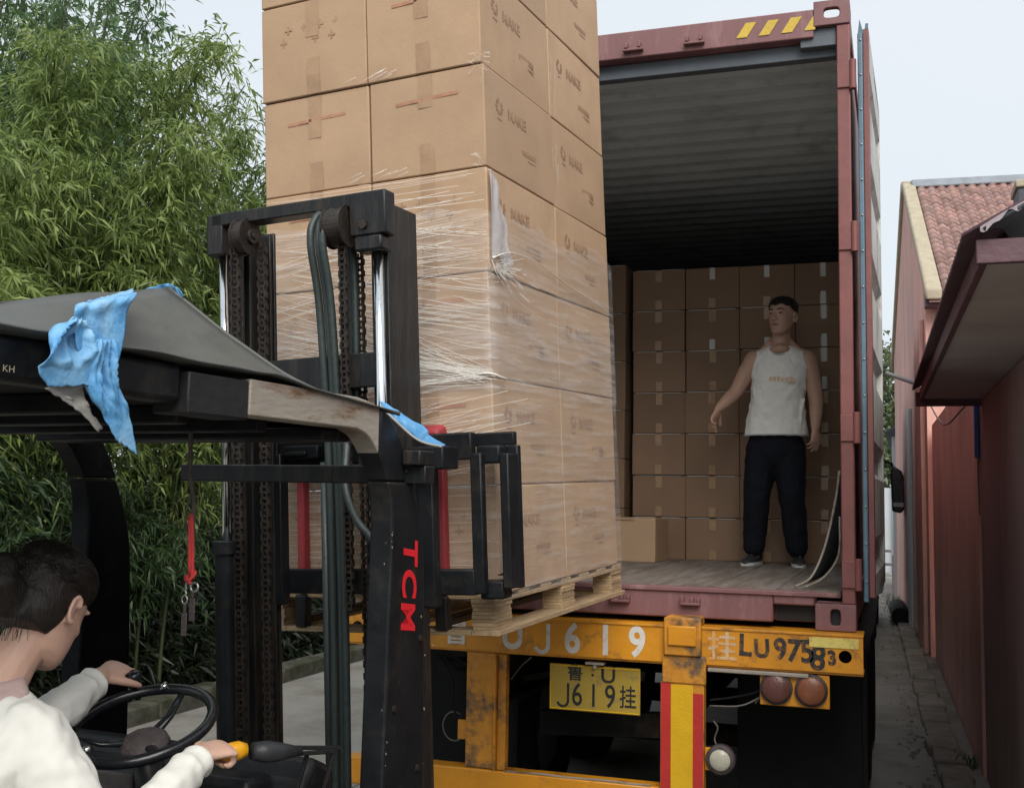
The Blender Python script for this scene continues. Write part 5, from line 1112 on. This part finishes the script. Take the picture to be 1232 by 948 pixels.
limb(MAN, [(-.355, 2.07, 2.77), (-.325, 2.075, 2.66), (-.302, 2.06, 2.53), (-.298, 2.03, 2.43), (-.300, 2.00, 2.335)], [.062, .053, .046, .041, .028])
hand(MAN, (-.896, 1.935, 2.448), (-.35, -.15, -.9), (-.85, .3, .3), .98, (.25, .3, .42, .55), (.5, .4), 1, .16)
hand(MAN, (-.300, 1.997, 2.325), (-.02, -.12, -1), (.75, -.55, 0), .98, (.25, .35, .45, .55), (.5, .5), -1, .12)
for pts in ([(-.625, 2.08, 2.24), (-.66, 2.05, 1.90), (-.69, 2.10, 1.53)], [(-.475, 2.08, 2.24), (-.455, 2.05, 1.90), (-.425, 2.10, 1.53)]): limb(MAN, pts, [.085, .06, .05, .036])
MAN.ball((-.515, 2.003, 2.832), 1, 20, (.064, .052, .036)); limb(MAN, [(-.56, 2.08, 2.90), (-.62, 2.08, 2.83), (-.67, 2.075, 2.79)], [.03, .035, .045]); limb(MAN, [(-.48, 2.08, 2.90), (-.42, 2.08, 2.83), (-.37, 2.075, 2.79)], [.03, .035, .045])
bd = fuse('body', MAN, K['skin_d'], mw, .0052, 3)
face_parts(T_, bd, 1.06)
def hair_cap(nm, H, s_, par, m_, front=.062, side=.02, back=-.05, thick=1.06, n=36, lump=.004, off=(0, 0, 0)):
    mb = MB(); prof = [(-.07, .064, .022, .074), (-.04, .070, .006, .088), (-.01, .075, -.002, .096), (.02, .0775, -.006, .100), (.05, .0785, -.008, .1015), (.075, .075, -.010, .096), (.096, .063, -.012, .082), (.112, .042, -.012, .056), (.122, .012, -.012, .018)]
    def at(z):
        z = max(-.07, min(.122, z)); 
        for a, b in zip(prof, prof[1:]):
            if a[0] <= z <= b[0]: t = (z-a[0])/(b[0]-a[0]); return [a[i]+(b[i]-a[i])*t for i in range(4)]
        return list(prof[-1])
    def fn(u, v):
        a = 2*PI*u; fr_ = math.sin(a); z0 = front+.006*math.sin(a*7) if fr_ > .55 else side+(front-side)*max(0, (fr_-.2)/.35) if fr_ > .2 else side+.004*math.sin(a*9) if fr_ > -.3 else back+(side-back)*(1-min(1, (-fr_-.3)/.4))
        z = z0+(.122-z0)*v**.85; zz, w_, cy, d_ = at(z); k_ = thick*(1+.0*v)+(-.03 if v < .02 else 0)
        l_ = 1+lump*8*noise.noise(Vector((math.cos(a)*3, math.sin(a)*3, z*22)))
        return H @ Vector(((w_*k_*l_*math.cos(a)+off[0])*s_, (cy+d_*k_*l_*math.sin(a)+off[1])*s_, (z*1.0+off[2]+.001)*s_))
    return obj(nm, mb.grid(fn, n, 14), m_, par, smooth=True, solid=.006)
hair_cap('hair', Hm, 1.06, mw, K['hair'], front=.056, side=.026, back=-.045, thick=1.03)
vst = MB(); oval(vst, [((-.518, 2.078, 2.862), X*.078, Yv*.055), ((-.519, 2.074, 2.845), X*.112, Yv*.072), ((-.520, 2.07, 2.820), X*.150, Yv*.088), ((-.520, 2.068, 2.785), X*.174, Yv*.102), ((-.522, 2.062, 2.72), X*.183, Yv*.118), ((-.528, 2.058, 2.62), X*.172, Yv*.126), ((-.538, 2.06, 2.50), X*.170, Yv*.122), ((-.546, 2.065, 2.38), X*.188, Yv*.128), ((-.548, 2.07, 2.29), X*.200, Yv*.136), ((-.548, 2.07, 2.283), X*.198, Yv*.134)], 32)
limb(vst, [(-.645, 2.07, 2.785), (-.672, 2.07, 2.73)], [.052, .052]); limb(vst, [(-.395, 2.07, 2.785), (-.368, 2.07, 2.73)], [.052, .052])
for i in range(9):     # soft folds falling from the chest and gathering at the waist
    x = -.66+.035*i; sg = 1 if x > -.535 else -1; limb(vst, [(x+sg*.02, 1.963+.5*abs(x+.535)**1.6*1.6, 2.58-.02*(i % 3)), (x, 1.957+.5*abs(x+.535)**1.6*1.6, 2.45), (x-sg*.012, 1.950+.5*abs(x+.535)**1.6*1.6, 2.33)], [.004, .010, .008], 8)
ve = fuse('sleeveless_top', vst, K['vest'], mw, .006, 2, .016, .05)
obj('neckband', MB().tube([(-.515+.074*math.cos(a), 2.048+.080*math.sin(a), 2.832+.036*math.sin(a)) for a in [2*PI*i/28 for i in range(29)]], .006, 8, cap=False), K['grey_w'], ve, smooth=True)
obj('hem', MB().tube([tuple(Vector((-.548, 2.07, 2.287))+X*.2005*math.cos(a)+Yv*.137*math.sin(a)) for a in [2*PI*i/36 for i in range(37)]], .006, 8, cap=False), K['grey_w'], ve, smooth=True)
pm = MB()
for i in range(7):
    x = -.575+.024*i; h = .024+.004*(i % 3); y = 1.928+.001*abs(i-3); pm.box(x, x+.018, y, y+.012, 2.625-.002*i, 2.625-.002*i+h)
obj('chest_print', pm, K['oprint'], ve)
tr_ = MB(); oval(tr_, [((-.55, 2.075, 2.33), X*.150, Yv*.108), ((-.55, 2.08, 2.25), X*.175, Yv*.122), ((-.55, 2.08, 2.17), X*.186, Yv*.125), ((-.55, 2.08, 2.11), X*.16, Yv*.10), ((-.55, 2.08, 2.085), X*.11, Yv*.08)], 28)
limb(tr_, [(-.635, 2.08, 2.20), (-.650, 2.06, 2.05), (-.668, 2.04, 1.90), (-.678, 2.075, 1.74), (-.690, 2.09, 1.585)], [.105, .100, .082, .079, .068])
limb(tr_, [(-.468, 2.08, 2.20), (-.460, 2.06, 2.05), (-.450, 2.04, 1.90), (-.436, 2.075, 1.74), (-.424, 2.09, 1.585)], [.105, .100, .082, .079, .068])
fuse('trousers', tr_, K['pants'], mw, .008, 2, .014, .06)
def shoe(par, c, dirx, diry, s_=1.0):
    f_ = Vector((dirx, diry, 0)).normalized(); r_ = Vector((-f_.y, f_.x, 0)); c = Vector(c); a = MB(); b = MB()
    prof = [(-.085, .022, .075), (-.07, .034, .095), (-.03, .037, .100), (.01, .038, .085), (.05, .041, .062), (.10, .043, .046), (.14, .038, .040), (.168, .02, .026)]
    def sh(mb, k_, z0, zs):
        vs = []; n = 14
        for y, w_, h in prof:
            for j in range(n):
                t = 2*PI*j/n; z = math.sin(t); vs.append(c+f_*y*s_+r_*w_*k_*s_*math.cos(t)+Vector((0, 0, z0+(h-z0)*s_*max(0, .5+.5*z) if zs else (.022 if z > 0 else .0))))
        m_ = len(prof); mb.add(vs, [(i*n+j, i*n+(j+1) % n, (i+1)*n+(j+1) % n, (i+1)*n+j) for i in range(m_-1) for j in range(n)]+[tuple(range(n)), tuple(range((m_-1)*n, m_*n))])
    sh(a, 1, .012, True); sh(b, 1.07, 0, False); o = obj('shoe', a, K['shoe'], par, smooth=True); obj('sole', b, K['sole'], o, bevel=.004); 
    obj('laces', MB().tube([c+f_*.03+Vector((0, 0, .078)), c+f_*.06+r_*.01+Vector((0, 0, .066)), c+f_*.05-r_*.02+Vector((0, 0, .070))], .004, 6), K['sole'], o)
shoe(mw, (-.695, 2.12, FZ+.002), -.25, -1); shoe(mw, (-.420, 2.12, FZ+.002), .12, -1)
for x in (-.692, -.422): obj('sock', MB().cyl((x, 2.10, FZ+.06), (x, 2.10, FZ+.14), .042, 14), K['shoe'], mw, smooth=True)

# ---- driver seated in the forklift (built in forklift coordinates, then placed)
dv = thing('person', 'dark haired driver in cream long sleeved top steering the forklift, seen from behind', 'person', mtx=FM @ Matrix.Translation((-.40, -1.98, .93)))
def toW(mb): mb.v = [tuple(FM @ Vector(p)) for p in mb.v]; return mb
B = MB(); DH = Matrix.Translation((-.345, -1.64, 1.612)) @ Matrix.Rotation(math.radians(9), 4, 'Z') @ Matrix.Rotation(math.radians(-31), 4, 'X')
T_ = head(B, DH, 1.0, .97)
limb(B, [(-.35, -1.665, 1.57), (-.36, -1.71, 1.50), (-.37, -1.77, 1.42)], [.052, .050, .065])
sx_ = Vector((1, -.12, 0)).normalized()
oval(B, [((-.37, -1.78, 1.42), sx_*.10, Vector((0, .06, 0))), ((-.37, -1.80, 1.37), sx_*.15, Vector((0, .09, .0))), ((-.375, -1.86, 1.22), sx_*.14, Vector((0, .10, .03))), ((-.38, -1.95, 1.05), sx_*.135, Vector((0, .10, .03))), ((-.38, -2.0, .97), sx_*.15, Vector((0, .12, 0)))])
limb(B, [(-.205, -1.79, 1.375), (-.13, -1.75, 1.24), (-.10, -1.67, 1.15), (-.105, -1.52, 1.215), (-.108, -1.395, 1.270)], [.05, .042, .038, .034, .025])
limb(B, [(-.53, -1.76, 1.375), (-.52, -1.64, 1.33), (-.475, -1.53, 1.325), (-.485, -1.42, 1.365), (-.500, -1.305, 1.402)], [.05, .042, .038, .034, .025])
NL = MB()
hand(B, (-.110, -1.402, 1.274), (.22, .96, .04), (.30, -.1, 1), .92, (.80, 1.0, 1.05, 1.05), (.75, .55), -1, .06, NL)
hand(B, (-.500, -1.300, 1.403), (-.12, .97, .18), (.30, -.1, 1), .92, (.42, .52, .6, .7), (.6, .7), 1, .08, NL)
for x0, x1, zz in ((-.30, -.16, 1.075), (-.47, -.56, 1.03)): limb(B, [(x0, -1.95, .99), ((x0+x1)/2, -1.68, zz), (x1, -1.42, zz), (x1, -1.34, .82), (x1, -1.25, .62)], [.075, .07, .058, .05, .036])
dvb = fuse('body', toW(B), K['skin'], dv, .0045, 3)
DHw = FM @ DH; Tw = lambda x, y, z: DHw @ Vector((x, y, z)); obj('lips', MB().tube([Tw(-.022, .0925, -.067), Tw(0, .1005, -.065), Tw(.022, .0925, -.067)], [.002, .0045, .002], 8), K['lips'], dvb, smooth=True); obj('fingernails', toW(NL), K['grey_w'], dvb, smooth=True) if False else None
# hair: long dark hair drawn back to a low bun, with loose strands by the ear
hr = MB()
def dh(x, y, z): return DHw @ Vector((x, y, z))
Xh, Yh, Zh = DHw.to_3x3() @ Vector((1, 0, 0)), DHw.to_3x3() @ Vector((0, 1, 0)), DHw.to_3x3() @ Vector((0, 0, 1))
oval(hr, [(dh(0, -.05, -.075), Xh*.052, Yh*.052), (dh(0, -.045, -.045), Xh*.070, Yh*.066), (dh(0, -.035, -.01), Xh*.079, Yh*.076), (dh(0, -.022, .018), Xh*.083, Yh*.092), (dh(0, -.014, .045), Xh*.086, Yh*.108), (dh(0, -.008, .075), Xh*.084, Yh*.110), (dh(0, -.01, .10), Xh*.072, Yh*.098), (dh(0, -.012, .118), Xh*.052, Yh*.072), (dh(0, -.012, .130), Xh*.02, Yh*.03)], 28)
limb(hr, [dh(-.01, -.11, -.03), dh(-.02, -.145, -.02), dh(-.02, -.150, .01)], [.04, .046, .035]); 
limb(hr, [dh(-.02, -.14, -.03), dh(-.04, -.16, -.09), dh(-.05, -.15, -.15)], [.035, .028, .012])
limb(hr, [dh(0, .080, .075), dh(.040, .074, .062)], [.014, .013]); limb(hr, [dh(0, .080, .075), dh(-.040, .074, .062)], [.014, .013])
hh = fuse('hair', hr, K['hair'], dv, .0045, 5, .004, .02)
ls = MB(); rr = random.Random(4)
hv = BVHTree.FromPolygons([tuple(v.co) for v in hh.data.vertices], [tuple(p.vertices) for p in hh.data.polygons]); hinv = wm(hh).inverted()
def snap_h(p):
    h = hv.find_nearest(hinv @ p)
    return p if h[0] is None else wm(hh) @ (h[0]+h[1]*.0012)
for i in range(0):
    a = rr.uniform(0, 1); x = .076+.004*rr.random(); y = .035-.03*a+rr.uniform(-.006, .006); k_ = rr.uniform(.4, 1)
    ls.tube(smoothpath([dh(x, y, .03), dh(x+.004, y+.010, -.02), dh(x-.002, y+.022*k_, -.02-.05*k_), dh(x-.014, y+.028*k_, -.03-.09*k_)], 4), .00045, 4)
for i in range(420):
    a = rr.uniform(0, 2*PI); x, y = math.cos(a), math.sin(a); z = rr.uniform(.02, .11); r_ = math.sqrt(max(.05, 1-(z/.135)**2)); p0 = (x*.084*r_, -.012+y*.106*r_, z+.004); 
    ls.tube([dh(*p0), dh(p0[0]*1.06, p0[1]*1.03-.02, z+.008), dh(p0[0]*1.03, p0[1]-.045, z-.002)], .0006, 4)
for i in range(36):
    x = rr.uniform(-.045, .05); ls.tube(smoothpath([dh(x, -.098, -.05), dh(x*1.1, -.098, -.08), dh(x*1.2+rr.uniform(-.01, .01), -.09, -.105-rr.random()*.02)], 4), .0005, 4)
for i in range(500):     # combed strands lying over the crown and running back to the bun
    t0 = rr.uniform(-1.35, 1.35); pts_ = []
    for k_ in range(7):
        q = k_/6; a = t0*(1-.75*q); y = .088-.20*q; z = (.062+.072*math.sin(PI*min(1, q*1.05+.12)))*math.cos(t0*(1-.3*q))+rr.uniform(-.0015, .0015)-.02*abs(t0)*(1-q)
        x = .086*math.sin(t0*(1-.15*q))*(1-.25*q*q); pts_.append((x, y, z))
    base_ = [dh(*p) for p in pts_]; ok_ = [snap_h(p) for p in base_]
    ls.tube(smoothpath(ok_, 2), .00085, 4)
obj('loose_hairs', ls, K['hair'], hh, kind='stuff')
# cream top
tp_ = MB()
oval(tp_, [((-.362, -1.775, 1.452), sx_*.088, Vector((0, .064, .012))), ((-.366, -1.785, 1.432), sx_*.135, Vector((0, .088, .02))), ((-.37, -1.80, 1.40), sx_*.180, Vector((0, .110, .03))), ((-.37, -1.825, 1.33), sx_*.190, Vector((0, .125, .04))), ((-.375, -1.87, 1.22), sx_*.175, Vector((0, .125, .045))), ((-.38, -1.93, 1.10), sx_*.172, Vector((0, .13, .04))), ((-.385, -1.99, .99), sx_*.19, Vector((0, .15, .02))), ((-.385, -2.01, .93), sx_*.19, Vector((0, .15, 0)))], 32)
limb(tp_, [(-.225, -1.785, 1.372), (-.165, -1.765, 1.29), (-.118, -1.72, 1.19), (-.098, -1.64, 1.155), (-.100, -1.53, 1.21), (-.107, -1.415, 1.260)], [.074, .070, .062, .058, .048, .038])
limb(tp_, [(-.515, -1.765, 1.372), (-.535, -1.68, 1.34), (-.500, -1.56, 1.315), (-.475, -1.47, 1.345), (-.494, -1.34, 1.388)], [.074, .068, .060, .052, .038])
for q, r_, d_ in [((-.107, -1.410, 1.262), .039, (-.05, .93, .38)), ((-.104, -1.447, 1.246), .043, (-.05, .93, .38)), ((-.495, -1.330, 1.391), .039, (-.12, .93, .32)), ((-.489, -1.37, 1.378), .043, (-.1, .93, .32)), ((-.483, -1.41, 1.364), .046, (-.1, .93, .32))]:
    d_ = Vector(d_).normalized(); u_ = d_.cross(Vector((0, 0, 1))).normalized(); w_ = u_.cross(d_); q = Vector(q); tp_.tube([q+(u_*math.cos(a)+w_*math.sin(a))*r_*.86 for a in [2*PI*i/20 for i in range(21)]], .0085, 8, cap=False)
tpo = fuse('cream_top', toW(tp_), K['cream'], dv, .0062, 2, .020, .06)
cl = MB(); cl.tube(smoothpath([(-.268, -1.775, 1.418), (-.225, -1.84, 1.36), (-.205, -1.885, 1.28), (-.215, -1.92, 1.19), (-.25, -1.98, 1.06)], 6), .0035, 6); obj('sleeve_seam', toW(cl), K['cream'], tpo, smooth=True)
ck = MB(); oval(ck, [((-.358, -1.758, 1.472), sx_*.060, Vector((0, .056, .012))), ((-.362, -1.77, 1.462), sx_*.086, Vector((0, .070, .02))), ((-.366, -1.785, 1.440), sx_*.118, Vector((0, .084, .02))), ((-.366, -1.79, 1.41), sx_*.12, Vector((0, .08, .02)))], 28)
fuse('pink_collar', toW(ck), K['pinkc'], dv, .006, 2, .008, .04)
jn = MB()
for x0, x1, zz in ((-.30, -.135, 1.105), (-.47, -.56, 1.05)): limb(jn, [(x0, -1.97, 1.0), ((x0+x1)/2, -1.68, zz-.01), (x1, -1.42, zz), (x1, -1.33, .84), (x1, -1.25, .66)], [.105, .095, .082, .07, .06])
oval(jn, [((-.385, -2.0, 1.02), sx_*.17, Vector((0, .13, 0))), ((-.385, -2.02, .95), sx_*.19, Vector((0, .15, 0))), ((-.385, -2.02, .90), sx_*.17, Vector((0, .14, 0)))])
fuse('grey_trousers', toW(jn), K['jeans'], dv, .009, 2, .018, .07)
for x in (-.135, -.56):
    p_ = FM @ Vector((x, -1.27, .565)); shoe(dv, p_, math.sin(math.radians(4.4)), 1)

# ================================================================== vegetation
def np_mesh(name, V, F, m_, parent, kind=None):
    me = bpy.data.meshes.new(name); V = np.asarray(V, np.float32); F = np.asarray(F, np.int32)
    me.vertices.add(len(V)); me.vertices.foreach_set('co', V.ravel()); k_ = F.shape[1]
    me.loops.add(F.size); me.loops.foreach_set('vertex_index', F.ravel()); me.polygons.add(len(F)); me.polygons.foreach_set('loop_start', np.arange(0, F.size, k_, dtype=np.int32))
    me.update(calc_edges=True); me.validate(); me.materials.append(m_); o = bpy.data.objects.new(name, me); S.collection.objects.link(o); o.parent = parent
    if kind: o['kind'] = kind
    return o
def leaves(pos, dir_, L_, W_):
    n = len(pos); d = dir_/np.linalg.norm(dir_, axis=1, keepdims=True); r = rng.normal(size=(n, 3)); s_ = np.cross(d, r); s_ /= np.linalg.norm(s_, axis=1, keepdims=True)
    nn = np.cross(s_, d); L_ = L_[:, None]; W_ = W_[:, None]; droop = np.array([0, 0, -1.])
    a = pos; b = pos+d*L_*.38+s_*W_+nn*W_*.25; c = pos+d*L_*.38-s_*W_+nn*W_*.25; t = pos+d*L_+droop*L_*.22; q = pos+d*L_*.40-nn*W_*.2
    V = np.stack([a, b, t, c, q], 1).reshape(-1, 3); i = np.arange(n)[:, None]*5
    F = np.concatenate([i+np.array([[0, 1, 4]]), i+np.array([[1, 2, 4]]), i+np.array([[0, 4, 3]]), i+np.array([[4, 2, 3]])], 1).reshape(-1, 3); return V, F
def bamboo(bx, by, h, reach, lean, nc, per, label, leafm=None, bias=(1, 0), ll=.13, z0=.12, gzz=0):
    t = thing('bamboo_clump', label, 'bamboo', (bx, by, gzz), group='bamboo along the left edge of the yard'); cu = MB(); P_, D_ = [], []; r_ = np.random.default_rng(int(abs(bx*100+by*37)))
    for i in range(nc):
        a = r_.uniform(0, 2*PI); b0 = np.array([bx+.35*math.cos(a)*r_.random(), by+.6*math.sin(a)*r_.random(), gzz-.1]); o_ = np.array([math.cos(a), math.sin(a), 0])*.6+np.array([bias[0], bias[1], 0])*lean; o_ = o_/np.linalg.norm(o_)
        H_ = h*r_.uniform(.55, 1.05); R3 = reach*r_.uniform(.35, 1.1); ts = np.linspace(0, 1, 12)
        pts = [b0+np.array([0, 0, 1])*H_*(t_*1.25-.35*t_**3*1.0)+o_*R3*t_**2.1 for t_ in ts]; cu.tube(pts, [.018*(1-.8*t_)+.003 for t_ in ts], 6)
        m_ = per; tt = z0+(1-z0)*r_.random(m_)**.8; base = np.array([b0+np.array([0, 0, 1])*H_*(x*1.25-.35*x**3)+o_*R3*x**2.1 for x in tt])
        for b_, x in zip(base, tt):
            dd = r_.normal(size=3)*[1, 1, .35]; dd = dd/np.linalg.norm(dd); bl = r_.uniform(.25, .75)*(1.15-.5*x); k_ = int(r_.integers(8, 15)); s_ = r_.random(k_)**.7
            q = b_+dd*bl*s_[:, None]; q[:, 2] -= .38*bl*s_**2; P_.append(q); d2 = dd*.5+r_.normal(size=(k_, 3))*.5+np.array([0, 0, -.42]); D_.append(d2)
    P_ = np.concatenate(P_); D_ = np.concatenate(D_); n = len(P_); V, F = leaves(P_, D_, r_.uniform(.35, 1.3, n)*ll*.95, r_.uniform(.6, 1.2, n)*ll*.078)
    obj('culms', cu, K['culm'], t, smooth=True); inv = np.array([bx, by, gzz]); np_mesh('foliage', V-inv, F, leafm or LEAF_B, t, 'stuff'); return n
NL_ = 0
for a in [(-6.3, .4, 5.0, 1.0, 1.0, 24, 105, 'drooping bright green bamboo clump nearest the forklift roof at the left edge', None, (1, 0), .13, .42),
          (-6.4, 2.0, 6.3, 1.25, 1.0, 28, 118, 'tall bright bamboo clump filling the middle left between the roof and the mast', None, (1, 0), .13, .36),
          (-6.4, 3.7, 6.5, 1.2, 1.0, 28, 112, 'rounded bright bamboo clump just left of the mast and carton stack', None, (1, 0), .13, .34),
          (-6.5, 5.8, 6.0, 1.2, 1.0, 22, 70, 'bamboo clump behind the carton stack, arching over its left side', None, (1, 0), .13, .3),
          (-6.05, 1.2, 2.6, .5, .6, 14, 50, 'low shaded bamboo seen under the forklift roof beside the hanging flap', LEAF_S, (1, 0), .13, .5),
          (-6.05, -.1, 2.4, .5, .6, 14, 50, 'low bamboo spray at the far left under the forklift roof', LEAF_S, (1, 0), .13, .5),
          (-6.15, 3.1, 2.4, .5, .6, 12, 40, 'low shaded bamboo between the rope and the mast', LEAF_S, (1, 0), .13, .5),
          (-6.3, 8.5, 5.0, 1.0, 1.0, 14, 50, 'bamboo clump far along the yard behind the mast')]: bamboo(*a, gzz=0)
for bx, by, h, lb in [(-8.0, .5, 7.2, 'tall dark bamboo grove plant standing behind at the top left corner'), (-8.1, 2.5, 9.0, 'tall blue-green bamboo behind the bright clump, reaching the top of the photo'), (-8.1, 3.9, 9.2, 'tall dark bamboo behind, its edge against the sky'), (-8.4, 7.2, 6.2, 'dark bamboo standing behind at the far right of the grove'), (-8.0, -1.6, 6.4, 'dark bamboo behind the left edge of the photo')]:
    bamboo(bx, by, h, 1.3, .5, 18, 85, lb, LEAF_D, ll=.15, z0=.05, gzz=.3)
def tree(nm, x, y, h, r0, n, lm, label, ll=.12, gz_=0, zlo=.3):
    t = thing(nm, label, 'tree', (x, y, gz_)); tk_ = MB(); r_ = np.random.default_rng(int(abs(x*7+y*13)))
    tk_.tube(smoothpath([(x, y, gz_-.2), (x+.1, y, gz_+h*.3), (x-.05, y+.1, gz_+h*.6), (x, y, gz_+h*.85)], 4), [h*.03]*4+[h*.022]*4+[h*.012]*4+[.02], 8); P_, D_ = [], []
    for i in range(26):
        a = r_.uniform(0, 2*PI); z = gz_+h*r_.uniform(zlo, .8); q = np.array([x+math.cos(a)*r0*r_.uniform(.4, .95), y+math.sin(a)*r0*r_.uniform(.4, .95), z+h*r_.uniform(.05, .2)])
        tk_.tube([(x, y, z-h*.1), tuple((np.array([x, y, z])+q)/2+[0, 0, .1]), tuple(q)], [h*.01, h*.006, .008], 5); k_ = n//26; P_.append(q+np.clip(r_.normal(size=(k_, 3)), -1.7, 1.7)*r0*.26); D_.append(r_.normal(size=(k_, 3))+[0, 0, -.2])
    P_ = np.concatenate(P_); D_ = np.concatenate(D_); k_ = len(P_); V, F = leaves(P_, D_, r_.uniform(.7, 1.2, k_)*ll, r_.uniform(.7, 1.2, k_)*ll*.28); obj('trunk', tk_, K['bark'], t, smooth=True); np_mesh('crown', V-np.array([x, y, gz_]), F, lm, t, 'stuff')
tree('broadleaf_screen_tree', -11.5, 1.0, 7.6, 2.4, 40000, LEAF_D, 'dark broadleaf tree rising behind the bamboo at the top left', .09, 1.2)  # rear tree row, added to block sky light behind the bamboo
tree('broadleaf_screen_tree', -12, 6.5, 7.4, 2.6, 14000, LEAF_D, 'added dark broadleaf tree blocking sky light behind the bamboo left of the carton stack', .16, 1.2)
tree('broadleaf_screen_tree', -12, -3.0, 8.5, 2.6, 10000, LEAF_D, 'added dark broadleaf tree blocking sky light behind the left edge of the grove', .16, 1.2)
tree('broadleaf_screen_tree', -11, 12.5, 5.5, 2.4, 9000, LEAF_D, 'low dark tree added to block sky light far behind the bamboo grove', .16, .8)
tree('lane_tree', .2, 36, 7.4, 2.3, 12000, LEAF_F, 'hazy green tree at the far end of the lane beside the container', .22, 0)
lb = MB(); rr = random.Random(31)
for i in range(420):
    y = rr.uniform(-3, 20); t_ = (y+4)/23; xk = .735+(.17-.735)*t_-.14; x = xk-abs(rr.gauss(0, .12)); a = rr.uniform(0, 6.28); r_ = rr.uniform(.006, .03)
    lb.add([(x+r_*math.cos(a+k_*2.1), y+r_*1.4*math.sin(a+k_*2.1), .004+.006*rr.random()) for k_ in range(3)]+[(x, y, .008+r_*.6)], [(0, 1, 3), (1, 2, 3), (2, 0, 3), (0, 2, 1)])
lbo = obj('lane_litter', lb, K['kerb'], None, kind='stuff'); lbo['label'] = 'loose grit and dry scraps along the wall footing in the lane'; lbo['category'] = 'litter'
# dense leaf fill added under the bamboo, coloured near black for its shade
lt = MB(); rr = random.Random(9)
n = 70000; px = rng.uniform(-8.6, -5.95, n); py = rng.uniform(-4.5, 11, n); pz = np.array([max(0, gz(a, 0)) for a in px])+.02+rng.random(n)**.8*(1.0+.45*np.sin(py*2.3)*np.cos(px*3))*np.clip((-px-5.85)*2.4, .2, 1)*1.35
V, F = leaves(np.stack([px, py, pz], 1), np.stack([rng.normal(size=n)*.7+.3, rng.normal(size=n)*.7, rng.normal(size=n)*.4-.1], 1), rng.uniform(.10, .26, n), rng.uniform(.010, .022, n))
lo = np_mesh('undergrowth', V, F, LEAF_U, None, 'stuff'); lo['label'] = 'undergrowth darkened to paint shade at the foot of the bamboo along the yard kerb'; lo['category'] = 'undergrowth'
bpy.context.view_layer.update()
